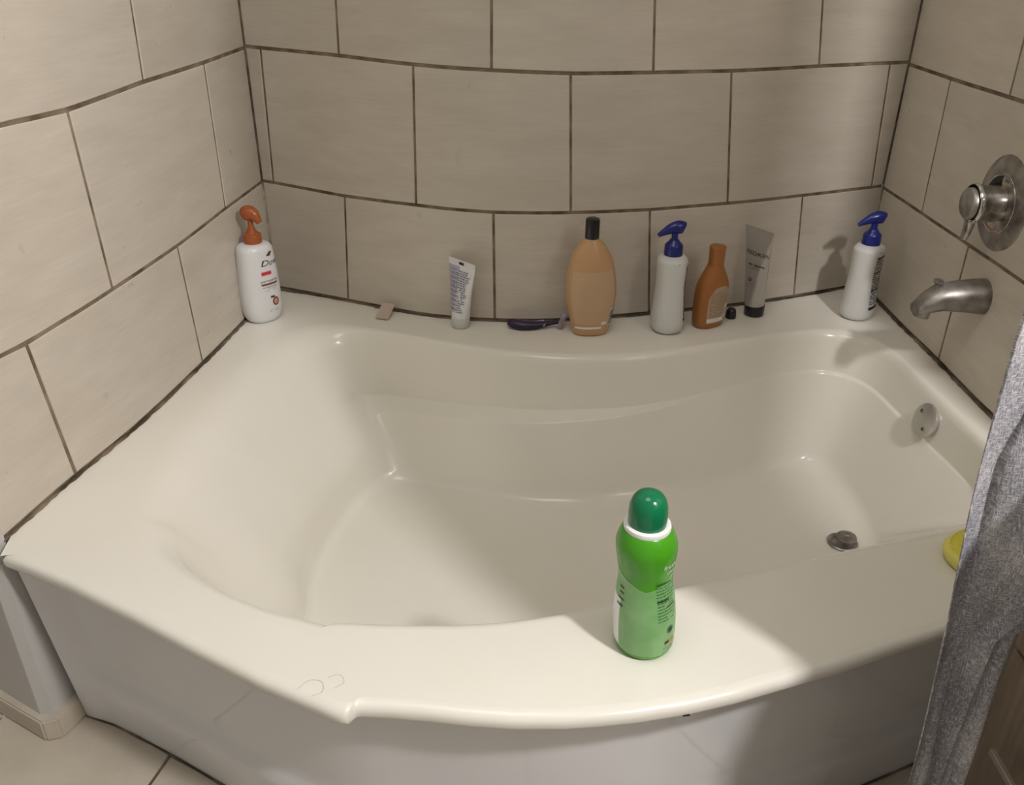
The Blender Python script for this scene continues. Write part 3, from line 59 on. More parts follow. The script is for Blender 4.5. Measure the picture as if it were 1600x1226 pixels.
"t_zU":[-0.1245,-0.1245,-0.1245,-0.1245,-0.1245,-0.1245,-0.1245,-0.1245,-0.1245,-0.1245,-0.1245,-0.1245,-0.1245,-0.1245,-0.1245,-0.1245,-0.1245,-0.1245,-0.1245,-0.1245,-0.1245,-0.1245,-0.1245,-0.1245,-0.1245,-0.1246,-0.1254,-0.1278,-0.1333,-0.1418,-0.1513,-0.1589,-0.1631,-0.164,-0.1629,-0.1612,-0.1597,-0.1585,-0.1572,-0.1559,-0.1544,-0.1529,-0.1513,-0.1493,-0.147,-0.1446,-0.1423,-0.1402,-0.1382,-0.1364,-0.135,-0.1338,-0.1328,-0.1319,-0.1308,-0.1295,-0.128,-0.1265,-0.1252,-0.1242,-0.1236,-0.1233,-0.1232,-0.1232,-0.1229,-0.122,-0.1207,-0.1191,-0.1176,-0.1164,-0.1154,-0.1143,-0.1131,-0.1115,-0.1097,-0.1077,-0.1056,-0.1035,-0.1015,-0.0997,-0.0982,-0.097,-0.096,-0.0951,-0.0946,-0.0946,-0.0949,-0.0952,-0.0954,-0.0954,-0.0954,-0.0954,-0.0954,-0.0954,-0.0954,-0.0954,-0.0954,-0.0954,-0.0954,-0.0954,-0.0954,-0.0954,-0.0954,-0.0954,-0.0954,-0.0954,-0.0954,-0.0956,-0.0963,-0.0978,-0.1004,-0.1039,-0.1079,-0.112,-0.116,-0.1195,-0.1221,-0.1236,-0.1243,-0.1245,-0.1245,-0.1245,-0.1245,-0.1245,-0.1245,-0.1245,-0.1245,-0.1245,-0.1245,-0.1245,-0.1245,-0.1245,-0.1245,-0.1245,-0.1245,-0.1245,-0.1245,-0.1245,-0.1245,-0.1245,-0.1245,-0.1245,-0.1245,-0.1245,-0.1245,-0.1245,-0.1245,-0.1245,-0.1245,-0.1245,-0.1245,-0.1245,-0.1245,-0.1245,-0.1245,-0.1245,-0.1245,-0.1245,-0.1245,-0.1245,-0.1245,-0.1245,-0.1245,-0.1245,-0.1245,-0.1245,-0.1245,-0.1245,-0.1245,-0.1245,-0.1245,-0.1245,-0.1245,-0.1245,-0.1245,-0.1245,-0.1245,-0.1245,-0.1245,-0.1245,-0.1245,-0.1245,-0.1245,-0.1245,-0.1245,-0.1245,-0.1245,-0.1245,-0.1245,-0.1245,-0.1245,-0.1245,-0.1245,-0.1245,-0.1245,-0.1245,-0.1245,-0.1245,-0.1245,-0.1245,-0.1245,-0.1245,-0.1245,-0.1245,-0.1245,-0.1245,-0.1245,-0.1245,-0.1245,-0.1245,-0.1245,-0.1245,-0.1245,-0.1245,-0.1245,-0.1245,-0.1245,-0.1245,-0.1245,-0.1245,-0.1245,-0.1245,-0.1245,-0.1245,-0.1245,-0.1245,-0.1245,-0.1245,-0.1245,-0.1245,-0.1245,-0.1245,-0.1245,-0.1245,-0.1245,-0.1245,-0.1245,-0.1245,-0.1245,-0.1245,-0.1245,-0.1245,-0.1245,-0.1245,-0.1245,-0.1245,-0.1245,-0.1245,-0.1245,-0.1245,-0.1245,-0.1245,-0.1245,-0.1245,-0.1245,-0.1245,-0.1245,-0.1245,-0.1245,-0.1245,-0.1245,-0.1245,-0.1245,-0.1245,-0.1245,-0.1245,-0.1245,-0.1245,-0.1245,-0.1245,-0.1245,-0.1245,-0.1245,-0.1245,-0.1245,-0.1245,-0.1245,-0.1245,-0.1245,-0.1245,-0.1245,-0.1245,-0.1245,-0.1245,-0.1245,-0.1245,-0.1245,-0.1245,-0.1245,-0.1245,-0.1245,-0.1245,-0.1245,-0.1245,-0.1245,-0.1245,-0.1245,-0.1245,-0.1245,-0.1245,-0.1245,-0.1245,-0.1245,-0.1245,-0.1245,-0.1245,-0.1245,-0.1245,-0.1245,-0.1245,-0.1245,-0.1245,-0.1245,-0.1245,-0.1245,-0.1245,-0.1245,-0.1245,-0.1245,-0.1245,-0.1245,-0.1245,-0.1245,-0.1245,-0.1245,-0.1245,-0.1245,-0.1245,-0.1245,-0.1245,-0.1245,-0.1245,-0.1245,-0.1245,-0.1245,-0.1245,-0.1245,-0.1245,-0.1245,-0.1245,-0.1245,-0.1245,-0.1245,-0.1245,-0.1245,-0.1245,-0.1245,-0.1245,-0.1245,-0.1245,-0.1245,-0.1245,-0.1245,-0.1245,-0.1245,-0.1245,-0.1245,-0.1245,-0.1245,-0.1245,-0.1245,-0.1245,-0.1245,-0.1245,-0.1245,-0.1245,-0.1245,-0.1245,-0.1245,-0.1245,-0.1245,-0.1245],
"t_zL":[-0.2114,-0.2116,-0.2117,-0.2117,-0.2117,-0.2117,-0.2117,-0.2117,-0.2117,-0.2117,-0.2117,-0.2117,-0.2117,-0.2117,-0.2117,-0.2117,-0.2117,-0.2117,-0.2117,-0.2117,-0.2117,-0.2117,-0.2117,-0.2117,-0.2117,-0.2116,-0.2112,-0.2099,-0.2065,-0.2008,-0.1936,-0.187,-0.1821,-0.1787,-0.1761,-0.1741,-0.1725,-0.1713,-0.1701,-0.1687,-0.1673,-0.1658,-0.1641,-0.1622,-0.1599,-0.1574,-0.155,-0.1526,-0.1503,-0.1482,-0.1462,-0.1446,-0.1431,-0.1416,-0.14,-0.1382,-0.1364,-0.1346,-0.133,-0.1318,-0.1307,-0.1299,-0.1293,-0.1288,-0.128,-0.1269,-0.1254,-0.1236,-0.1219,-0.1204,-0.1191,-0.1179,-0.1165,-0.1149,-0.113,-0.111,-0.1089,-0.1068,-0.1048,-0.103,-0.1015,-0.1003,-0.0993,-0.0984,-0.0979,-0.098,-0.0984,-0.0989,-0.0993,-0.0995,-0.0996,-0.0996,-0.0996,-0.0996,-0.0996,-0.0996,-0.0996,-0.0996,-0.0996,-0.0996,-0.0996,-0.0996,-0.0996,-0.0996,-0.0996,-0.0996,-0.0996,-0.0998,-0.1006,-0.1023,-0.1053,-0.1093,-0.1139,-0.1185,-0.1231,-0.1271,-0.1301,-0.1318,-0.1326,-0.1328,-0.1328,-0.1328,-0.1328,-0.1328,-0.1328,-0.1328,-0.1328,-0.1328,-0.1328,-0.1328,-0.1328,-0.1328,-0.1328,-0.1328,-0.1328,-0.1328,-0.1328,-0.1328,-0.1328,-0.1328,-0.1328,-0.1328,-0.1328,-0.1328,-0.1328,-0.1328,-0.1328,-0.1328,-0.1328,-0.1328,-0.1328,-0.1328,-0.1328,-0.1328,-0.1328,-0.1328,-0.1328,-0.1328,-0.1328,-0.1328,-0.1328,-0.1328,-0.1328,-0.1328,-0.1328,-0.1328,-0.1328,-0.1328,-0.1328,-0.1328,-0.1328,-0.1328,-0.1328,-0.1328,-0.1328,-0.1328,-0.1328,-0.1328,-0.1328,-0.1328,-0.1328,-0.1328,-0.1328,-0.1328,-0.1328,-0.1328,-0.1328,-0.1328,-0.1328,-0.1328,-0.1328,-0.1328,-0.1328,-0.1328,-0.1328,-0.1328,-0.1328,-0.1328,-0.1328,-0.1328,-0.1328,-0.1328,-0.1328,-0.1328,-0.1328,-0.1328,-0.1328,-0.1328,-0.1328,-0.1328,-0.1328,-0.1328,-0.1328,-0.1328,-0.1328,-0.1328,-0.1328,-0.1328,-0.1328,-0.1328,-0.1328,-0.1328,-0.1328,-0.1328,-0.1328,-0.1328,-0.1328,-0.1328,-0.1328,-0.1328,-0.1328,-0.1328,-0.1328,-0.1328,-0.1328,-0.1328,-0.1328,-0.1328,-0.1328,-0.1328,-0.1328,-0.1328,-0.1328,-0.1328,-0.1328,-0.1328,-0.1328,-0.1328,-0.1328,-0.1328,-0.1328,-0.1328,-0.1328,-0.1328,-0.1328,-0.1328,-0.1328,-0.1328,-0.1328,-0.1328,-0.1328,-0.1328,-0.1328,-0.1328,-0.1328,-0.1328,-0.1328,-0.1328,-0.1328,-0.1328,-0.1328,-0.1328,-0.1328,-0.1328,-0.1328,-0.1328,-0.1328,-0.1328,-0.1328,-0.1328,-0.1328,-0.1328,-0.1328,-0.1328,-0.1328,-0.1328,-0.1328,-0.1328,-0.1328,-0.1328,-0.1328,-0.1328,-0.1328,-0.1328,-0.1328,-0.1328,-0.1328,-0.1328,-0.1328,-0.1328,-0.1328,-0.1328,-0.1328,-0.1328,-0.1328,-0.1328,-0.1328,-0.1328,-0.1328,-0.1328,-0.1328,-0.1328,-0.1328,-0.1328,-0.1328,-0.1328,-0.1328,-0.1328,-0.1328,-0.1328,-0.1328,-0.1328,-0.1328,-0.1328,-0.1328,-0.1328,-0.1328,-0.1328,-0.1328,-0.1328,-0.1328,-0.1328,-0.1328,-0.1328,-0.1328,-0.1328,-0.1328,-0.1328,-0.1328,-0.1328,-0.1328,-0.133,-0.1333,-0.134,-0.135,-0.1364,-0.1382,-0.1403,-0.1428,-0.1455,-0.1485,-0.1517,-0.1551,-0.1586,-0.1623,-0.166,-0.1698,-0.1736,-0.1774,-0.1811,-0.1848,-0.1884,-0.1918,-0.1951,-0.1981,-0.2009,-0.2035,-0.2057,-0.2076,-0.2091,-0.2102,-0.211],
"t_seg":[0.0,0.036,0.071,0.107,0.143,0.179,0.214,0.25,0.286,0.321,0.357,0.393,0.429,0.464,0.5,0.536,0.571,0.607,0.643,0.679,0.714,0.75,0.786,0.821,0.857,0.893,0.929,0.964,1.0,1.017,1.033,1.05,1.067,1.083,1.1,1.117,1.133,1.15,1.167,1.183,1.2,1.217,1.233,1.25,1.267,1.283,1.3,1.317,1.333,1.35,1.367,1.383,1.4,1.417,1.433,1.45,1.467,1.483,1.5,1.517,1.533,1.55,1.567,1.583,1.6,1.617,1.633,1.65,1.667,1.683,1.7,1.717,1.733,1.75,1.767,1.783,1.8,1.817,1.833,1.85,1.867,1.883,1.9,1.917,1.933,1.95,1.967,1.983,2.0,2.036,2.071,2.107,2.143,2.179,2.214,2.25,2.286,2.321,2.357,2.393,2.429,2.464,2.5,2.536,2.571,2.607,2.643,2.679,2.714,2.75,2.786,2.821,2.857,2.893,2.929,2.964,3.0,3.004,3.008,3.012,3.016,3.02,3.023,3.027,3.031,3.035,3.039,3.043,3.047,3.051,3.055,3.059,3.062,3.066,3.07,3.074,3.078,3.082,3.086,3.09,3.094,3.098,3.102,3.105,3.109,3.113,3.117,3.121,3.125,3.129,3.133,3.137,3.141,3.145,3.148,3.152,3.156,3.16,3.164,3.168,3.172,3.176,3.18,3.184,3.188,3.191,3.195,3.199,3.203,3.207,3.211,3.215,3.219,3.223,3.227,3.23,3.234,3.238,3.242,3.246,3.25,3.254,3.258,3.262,3.266,3.27,3.273,3.277,3.281,3.285,3.289,3.293,3.297,3.301,3.305,3.309,3.312,3.316,3.32,3.324,3.328,3.332,3.336,3.34,3.344,3.348,3.352,3.355,3.359,3.363,3.367,3.371,3.375,3.379,3.383,3.387,3.391,3.395,3.398,3.402,3.406,3.41,3.414,3.418,3.422,3.426,3.43,3.434,3.438,3.441,3.445,3.449,3.453,3.457,3.461,3.465,3.469,3.473,3.477,3.48,3.484,3.488,3.492,3.496,3.5,3.504,3.508,3.512,3.516,3.52,3.523,3.527,3.531,3.535,3.539,3.543,3.547,3.551,3.555,3.559,3.562,3.566,3.57,3.574,3.578,3.582,3.586,3.59,3.594,3.598,3.602,3.605,3.609,3.613,3.617,3.621,3.625,3.629,3.633,3.637,3.641,3.645,3.648,3.652,3.656,3.66,3.664,3.668,3.672,3.676,3.68,3.684,3.688,3.691,3.695,3.699,3.703,3.707,3.711,3.715,3.719,3.723,3.727,3.73,3.734,3.738,3.742,3.746,3.75,3.754,3.758,3.762,3.766,3.77,3.773,3.777,3.781,3.785,3.789,3.793,3.797,3.801,3.805,3.809,3.812,3.816,3.82,3.824,3.828,3.832,3.836,3.84,3.844,3.848,3.852,3.855,3.859,3.863,3.867,3.871,3.875,3.879,3.883,3.887,3.891,3.895,3.898,3.902,3.906,3.91,3.914,3.918,3.922,3.926,3.93,3.934,3.938,3.941,3.945,3.949,3.953,3.957,3.961,3.965,3.969,3.973,3.977,3.98,3.984,3.988,3.992,3.996]}

# ---------------------------------------------------------------- materials
def nt(name, base, rough=0.5, metal=0.0, coat=0.0, spec=0.5):
    mt = bpy.data.materials.new(name); mt.use_nodes = True
    b = mt.node_tree.nodes['Principled BSDF']
    b.inputs['Base Color'].default_value = (*base, 1)
    b.inputs['Roughness'].default_value = rough
    b.inputs['Metallic'].default_value = metal
    b.inputs['Coat Weight'].default_value = coat
    b.inputs['Specular IOR Level'].default_value = spec
    return mt, mt.node_tree, b

def add(t, kind, **kw):
    n = t.nodes.new(kind)
    for k, v in kw.items():
        if k in n.inputs: n.inputs[k].default_value = v
        else: setattr(n, k, v)
    return n

def noise_mix(t, b, c1, c2, scale, stretch=(1, 1, 1), detail=4, lo=.35, hi=.65, bump=0.0, bdist=.001, coord='Object'):
    tc = add(t, 'ShaderNodeTexCoord'); mp = add(t, 'ShaderNodeMapping')
    mp.inputs['Scale'].default_value = stretch
    t.links.new(tc.outputs[coord], mp.inputs['Vector'])
    n = add(t, 'ShaderNodeTexNoise', Scale=scale, Detail=detail)
    t.links.new(mp.outputs[0], n.inputs['Vector'])
    r = add(t, 'ShaderNodeValToRGB')
    r.color_ramp.elements[0].position = lo; r.color_ramp.elements[1].position = hi
    r.color_ramp.elements[0].color = (*c1, 1); r.color_ramp.elements[1].color = (*c2, 1)
    t.links.new(n.outputs['Fac'], r.inputs['Fac'])
    t.links.new(r.outputs[0], b.inputs['Base Color'])
    if bump:
        bp = add(t, 'ShaderNodeBump', Strength=bump, Distance=bdist)
        t.links.new(n.outputs['Fac'], bp.inputs['Height']); t.links.new(bp.outputs[0], b.inputs['Normal'])
    return n, r, mp

def plain(name, base, **kw): return nt(name, base, **kw)[0]

M = {}
# porcelain / acrylic tub: clean off-white with a faint yellowed film
mt, t, b = nt('tub_enamel', (.8, .76, .68), rough=.2)
noise_mix(t, b, (.775, .745, .665), (.815, .79, .72), 3.0, detail=3, lo=.3, hi=.7)
n2 = add(t, 'ShaderNodeTexNoise', Scale=500.0, Detail=2.0); bp = add(t, 'ShaderNodeBump', Strength=.06, Distance=.0006)
t.links.new(n2.outputs['Fac'], bp.inputs['Height']); t.links.new(bp.outputs[0], b.inputs['Normal'])
M['tub'] = mt
mt, t, b = nt('apron_enamel', (.7, .68, .65), rough=.07, spec=.8)
noise_mix(t, b, (.70, .70, .71), (.74, .74, .745), 4.0)
M['apron'] = mt

def tile_mat(name, c1, c2, rough, stretch, var=.06):
    mt, t, b = nt(name, c1, rough=rough)
    n, r, mp = noise_mix(t, b, c1, c2, 7.0, stretch=stretch, detail=6, lo=.3, hi=.72, bump=.18, bdist=.0012)
    oi = add(t, 'ShaderNodeObjectInfo')
    hsv = add(t, 'ShaderNodeHueSaturation')
    ma = add(t, 'ShaderNodeMapRange'); ma.inputs['To Min'].default_value = 1 - var; ma.inputs['To Max'].default_value = 1 + var
    t.links.new(oi.outputs['Random'], ma.inputs['Value'])
    tc2 = add(t, 'ShaderNodeTexCoord'); mp2 = add(t, 'ShaderNodeMapping'); mp2.inputs['Scale'].default_value = (stretch[0], stretch[1], stretch[2] * 3.5); mp2.inputs['Rotation'].default_value = (.03, .05, 0)
    t.links.new(tc2.outputs['Object'], mp2.inputs['Vector'])
    n3 = add(t, 'ShaderNodeTexNoise', Scale=14.0, Detail=9.0, Roughness=.7); t.links.new(mp2.outputs[0], n3.inputs['Vector'])
    m3 = add(t, 'ShaderNodeMapRange'); m3.inputs['From Min'].default_value = .3; m3.inputs['From Max'].default_value = .75; m3.inputs['To Min'].default_value = .955; m3.inputs['To Max'].default_value = 1.075
    mm = add(t, 'ShaderNodeMath', operation='MULTIPLY'); t.links.new(n3.outputs['Fac'], m3.inputs['Value']); t.links.new(m3.outputs[0], mm.inputs[0]); t.links.new(ma.outputs[0], mm.inputs[1])
    t.links.new(mm.outputs[0], hsv.inputs['Value'])
    t.links.new(r.outputs[0], hsv.inputs['Color']); t.links.new(hsv.outputs[0], b.inputs['Base Color'])
    n2 = add(t, 'ShaderNodeTexNoise', Scale=5.0, Detail=8.0)
    mr = add(t, 'ShaderNodeMapRange'); mr.inputs['To Min'].default_value = rough - .08; mr.inputs['To Max'].default_value = rough + .1
    t.links.new(n2.outputs['Fac'], mr.inputs['Value']); t.links.new(mr.outputs[0], b.inputs['Roughness'])
    return mt
M['tile'] = tile_mat('glazed_wall_tile', (.505, .455, .385), (.56, .51, .44), .30, (1, 1, 4))
M['floor_tile'] = tile_mat('beige_floor_tile', (.44, .385, .31), (.52, .465, .385), .38, (1, 1, 1))
mt, t, b = nt('brown_grout', (.16, .12, .08), rough=.9)
noise_mix(t, b, (.095, .067, .042), (.29, .23, .16), 22.0, detail=6, lo=.35, hi=.7, bump=.5, bdist=.001)
M['grout'] = mt
mt, t, b = nt('mildewed_sealant', (.2, .16, .1), rough=.7)
noise_mix(t, b, (.05, .035, .02), (.26, .205, .14), 14.0, detail=8, lo=.40, hi=.75, bump=.6, bdist=.001)
M['seal'] = mt
M['paint'] = plain('white_gloss_paint', (.50, .49, .475), rough=.16)
M['wall_paint'] = plain('pale_wall_paint', (.6, .56, .5), rough=.6)
# worn chrome
mt, t, b = nt('worn_chrome', (.5, .49, .47), rough=.25, metal=1.0)
noise_mix(t, b, (.20, .18, .15), (.56, .54, .51), 45.0, detail=6, lo=.3, hi=.6)
M['chrome'] = mt
mt, t, b = nt('limescaled_chrome', (.4, .38, .35), rough=.42, metal=.85)
noise_mix(t, b, (.13, .11, .09), (.42, .40, .37), 30.0, detail=8, lo=.25, hi=.65, bump=.2)
M['dull_chrome'] = mt
M['plate'] = plain('satin_chrome', (.55, .54, .51), rough=.3, metal=.75)
M['bright_chrome'] = plain('polished_chrome', (.75, .73, .70), rough=.08, metal=1.0)
M['dark'] = plain('dark_recess', (.012, .010, .008), rough=.6)
M['black_plastic'] = plain('black_plastic', (.006, .006, .010), rough=.3)
M['white_plastic'] = plain('white_plastic', (.70, .70, .70), rough=.32)
M['cream_plastic'] = plain('satin_white_plastic', (.62, .62, .60), rough=.4)
M['rust_plastic'] = plain('rust_brown_plastic', (.33, .085, .022), rough=.3)
M['blue_plastic'] = plain('royal_blue_plastic', (.008, .014, .16), rough=.28)
M['amber_plastic'] = plain('pearly_amber_plastic', (.52, .31, .155), rough=.33)
M['amber_label'] = plain('pale_amber_film', (.53, .36, .215), rough=.5)
M['copper_plastic'] = plain('copper_orange_plastic', (.33, .125, .030), rough=.34)
M['tan_label'] = plain('tan_paper_label', (.42, .31, .22), rough=.6)
M['white_ink'] = plain('white_ink', (.75, .72, .68), rough=.5)
M['pale_ink'] = plain('pale_ink', (.62, .45, .30), rough=.5)
M['grey_ink'] = plain('blue_grey_ink', (.22, .23, .31), rough=.5)
M['black_ink'] = plain('black_ink', (.012, .012, .02), rough=.5)
M['brown_ink'] = plain('brown_ink', (.17, .07, .045), rough=.5)
M['red_ink'] = plain('red_ink', (.55, .03, .04), rough=.5)
M['leaf_ink'] = plain('olive_ink', (.06, .05, .02), rough=.5)
M['coral_ink'] = plain('coral_ink', (.60, .25, .18), rough=.5)
M['silver'] = plain('silver_laminate', (.50, .48, .45), rough=.33, metal=.55)
M['tube_white'] = plain('white_laminate', (.74, .74, .75), rough=.35)
M['tube_print'] = plain('lavender_print', (.42, .42, .54), rough=.4)
M['green_body'] = plain('bright_green_plastic', (.065, .33, .012), rough=.25)
mt, t, b = nt('pale_green_label', (.22, .42, .18), rough=.38)
noise_mix(t, b, (.17, .40, .125), (.25, .47, .20), 25.0)
M['green_label'] = mt
M['green_cap'] = plain('emerald_plastic', (.004, .165, .065), rough=.16)
M['green_ink'] = plain('dark_green_ink', (.05, .17, .05), rough=.5)
M['white_gloss'] = plain('glossy_white_plastic', (.85, .85, .84), rough=.25)
M['purple'] = plain('dark_purple_rubber', (.016, .008, .035), rough=.35)
M['lilac'] = plain('lilac_plastic', (.36, .29, .38), rough=.3)
M['yellow'] = plain('pale_yellow_silicone', (.74, .68, .16), rough=.5)
M['yellow_dark'] = plain('mustard_yellow_silicone', (.74, .66, .08), rough=.5)
M['soap'] = plain('pale_pink_wax', (.52, .42, .35), rough=.45)
M['hair'] = plain('brown_hair', (.30, .26, .23), rough=.5)
M['handle_metal'] = plain('brushed_nickel', (.62, .58, .52), rough=.35, metal=.9)
mt, t, b = nt('taupe_cabinet_front', (.25, .19, .13), rough=.45)
noise_mix(t, b, (.19, .145, .10), (.27, .21, .15), 6.0, stretch=(1, 12, 1), detail=5)
M['cabinet'] = mt
# woven curtain cloth
mt, t, b = nt('woven_grey_cloth', (.4, .4, .42), rough=.9)
tc = add(t, 'ShaderNodeTexCoord')
def streak(sc3, s):
    mp = add(t, 'ShaderNodeMapping'); mp.inputs['Scale'].default_value = sc3
    t.links.new(tc.outputs['UV'], mp.inputs['Vector'])
    n = add(t, 'ShaderNodeTexNoise', Scale=s, Detail=3.0); t.links.new(mp.outputs[0], n.inputs['Vector']); return n
na, nb_, nc = streak((1, 7, 1), 110), streak((7, 1, 1), 110), streak((1, .6, 1), 14)
mx = add(t, 'ShaderNodeMath', operation='MAXIMUM'); t.links.new(na.outputs['Fac'], mx.inputs[0]); t.links.new(nb_.outputs['Fac'], mx.inputs[1])
mx2 = add(t, 'ShaderNodeMath', operation='MULTIPLY_ADD'); t.links.new(nc.outputs['Fac'], mx2.inputs[0]); mx2.inputs[1].default_value = .38; t.links.new(mx.outputs[0], mx2.inputs[2])
r = add(t, 'ShaderNodeValToRGB'); r.color_ramp.elements[0].position = .66; r.color_ramp.elements[1].position = .90
r.color_ramp.elements[0].color = (.22, .22, .26, 1); r.color_ramp.elements[1].color = (.74, .72, .70, 1)
t.links.new(mx2.outputs[0], r.inputs['Fac']); t.links.new(r.outputs[0], b.inputs['Base Color'])
bp = add(t, 'ShaderNodeBump', Strength=.5, Distance=.001); t.links.new(mx.outputs[0], bp.inputs['Height']); t.links.new(bp.outputs[0], b.inputs['Normal'])
M['cloth'] = mt

# ---------------------------------------------------------------- object helpers
def mesh_obj(name, V, F, mat, parent=None, smooth=True, sharp=None):
    me = bpy.data.meshes.new(name)
    me.from_pydata([tuple(map(float, v)) for v in V], [], F)
    me.validate(); me.update()
    me.materials.append(mat)
    if smooth:
        me.polygons.foreach_set('use_smooth', [True] * len(me.polygons))
        if sharp: me.set_sharp_from_angle(angle=math.radians(sharp))
    o = bpy.data.objects.new(name, me); C.objects.link(o)
    if parent: o.parent = parent
    return o

def thing(name, label, cat, loc=(0, 0, 0), rz=0, group=None):
    o = bpy.data.objects.new(name, None); C.objects.link(o)
    o.empty_display_size = .03
    o.location = loc; o.rotation_euler = (0, 0, rz)
    o['label'] = label; o['category'] = cat
    if group: o['group'] = group
    return o

def tag(o, label, cat, group=None):
    o['label'] = label; o['category'] = cat
    if group: o['group'] = group
    return o

def struct(o): o['kind'] = 'structure'; return o

def fix_normals(o):
    bm = bmesh.new(); bm.from_mesh(o.data); bmesh.ops.recalc_face_normals(bm, faces=bm.faces); bm.to_mesh(o.data); bm.free(); return o

def grid(rows, closed_u=False, cap0=False, cap1=False):
    """rows: list of rings (equal length) -> verts, faces"""
    n = len(rows[0]); V = [p for r in rows for p in r]; F = []
    for i in range(len(rows) - 1):
        for j in range(n if closed_u else n - 1):
            k = (j + 1) % n
            F.append((i * n + j, i * n + k, (i + 1) * n + k, (i + 1) * n + j))
    if cap0: F.append(tuple(range(n))[::-1])
    if cap1: F.append(tuple((len(rows) - 1) * n + j for j in range(n)))
    return V, F

def box(name, lo, hi, mat, parent=None, bev=.002, loc=None, rot=None):
    bm = bmesh.new(); bmesh.ops.create_cube(bm, size=1)
    s = [hi[i] - lo[i] for i in range(3)]; c = [(hi[i] + lo[i]) / 2 for i in range(3)]
    for v in bm.verts: v.co = Vector((v.co[i] * s[i] + c[i] for i in range(3)))
    if bev: bmesh.ops.bevel(bm, geom=bm.edges[:], offset=min(bev, min(s) * .45), segments=2, affect='EDGES')
    me = bpy.data.meshes.new(name); bm.to_mesh(me); bm.free(); me.materials.append(mat)
    me.polygons.foreach_set('use_smooth', [True] * len(me.polygons)); me.set_sharp_from_angle(angle=math.radians(40))
    o = bpy.data.objects.new(name, me); C.objects.link(o)
    if parent: o.parent = parent
    if loc: o.location = loc
    if rot: o.rotation_euler = rot
    return o

def tube(name, pts, radii, mat, parent=None, n=16, flat=1.0, up=Vector((0, 0, 1))):
    """swept tube; flat scales the section across 'up'"""
    P = [Vector(p) for p in pts]; rows = []
    if not hasattr(radii, '__len__'): radii = [radii] * len(P)
    for i, p in enumerate(P):
        d = (P[min(i + 1, len(P) - 1)] - P[max(i - 1, 0)]).normalized()
        u = up if abs(d.dot(up)) < .95 else Vector((1, 0, 0))
        s = d.cross(u).normalized(); q = s.cross(d).normalized()
        r = radii[i]; rx, rz = (r if hasattr(r, '__len__') else (r, r * flat))
        rows.append([p + s * (math.cos(a) * rx) + q * (math.sin(a) * rz) for a in [2 * PI * k / n for k in range(n)]])
    V, F = grid(rows, True, True, True)
    return fix_normals(mesh_obj(name, V, F, mat, parent, sharp=50))

def crspline(P, n):
    P = np.array(P, float); Q = np.vstack([2 * P[0] - P[1], P, 2 * P[-1] - P[-2]]); out = []
    for i in range(1, len(Q) - 2):
        for k in range(n):
            t_ = k / n; a, b_, c, d = Q[i - 1], Q[i], Q[i + 1], Q[i + 2]
            out.append(.5 * ((2 * b_) + (c - a) * t_ + (2 * a - 5 * b_ + 4 * c - d) * t_ ** 2 + (3 * b_ - a - 3 * c + d) * t_ ** 3))
    out.append(Q[-2]); return np.array(out)

def lathe(name, prof, mat, parent=None, n=40, axis='z', loc=None, sharp=45, cap=True):
    """prof: (r, h) pairs"""
    rows = []
    for r, h in prof:
        ring = []
        for k in range(n):
            a = 2 * PI * k / n; x, y = r * math.cos(a), r * math.sin(a)
            ring.append({'z': (x, y, h), 'x': (-h, x, y)}[axis])
        rows.append(ring)
    V, F = grid(rows, True, cap, cap)
    o = fix_normals(mesh_obj(name, V, F, mat, parent, sharp=sharp))
    if loc: o.location = loc
    return o

# ================================================================ SETTING: walls of curved, tiled panels
GD = .0022     # grout face sits this far behind the tile faces
TH = .006      # tile thickness
TOP = 2.25

class WallCurve:
    def __init__(s, pts, sign):
        s.P = np.array(pts); s.d = np.r_[0, np.cumsum(np.linalg.norm(np.diff(s.P, axis=0), axis=1))]
        s.L = s.d[-1]; s.sign = sign
    def at(s, u):
        return np.array([np.interp(u, s.d, s.P[:, 0]), np.interp(u, s.d, s.P[:, 1])])
    def nrm(s, u):   # towards the wall's back
        a, b_ = s.at(max(u - .03, 0)), s.at(min(u + .03, s.L)); d = (b_ - a) / np.linalg.norm(b_ - a)
        return np.array([d[1], -d[0]]) * s.sign
    def pt(s, u, z, back=0.0):
        p = s.at(u) + s.nrm(u) * back; return (p[0], p[1], z + D)

def wall(name, pts, sign, ext0=0, ext1=0):
    cv = WallCurve(pts, sign)
    us = np.linspace(0, cv.L, 40)
    rows = []
    for u in us:
        rows.append([cv.pt(u, z, b_) for z, b_ in ((-D, GD), (TOP - D, GD), (TOP - D, .05), (-D, .05))])
    t0 = cv.at(0) - cv.at(.02); t0 = t0 / np.linalg.norm(t0) * .03
    if ext0: rows.insert(0, [(p[0] + t0[0], p[1] + t0[1], p[2]) for p in rows[0]])
    t1 = cv.at(cv.L) - cv.at(cv.L - .02); t1 = t1 / np.linalg.norm(t1) * .03
    if ext1: rows.append([(p[0] + t1[0], p[1] + t1[1], p[2]) for p in rows[-1]])
    V, F = grid(rows, True, True, True)
    o = struct(fix_normals(mesh_obj(name, V, F, M['grout'], smooth=False)))
    # a thin cement skirt below the deck keeps this hidden side closed
    return o, cv

def interp_line(pairs):
    xs = [a for a, _ in pairs]; zs = [b_ for _, b_ in pairs]
    o = np.argsort(xs); return (lambda u: float(np.interp(u, np.array(xs)[o], np.array(zs)[o])))

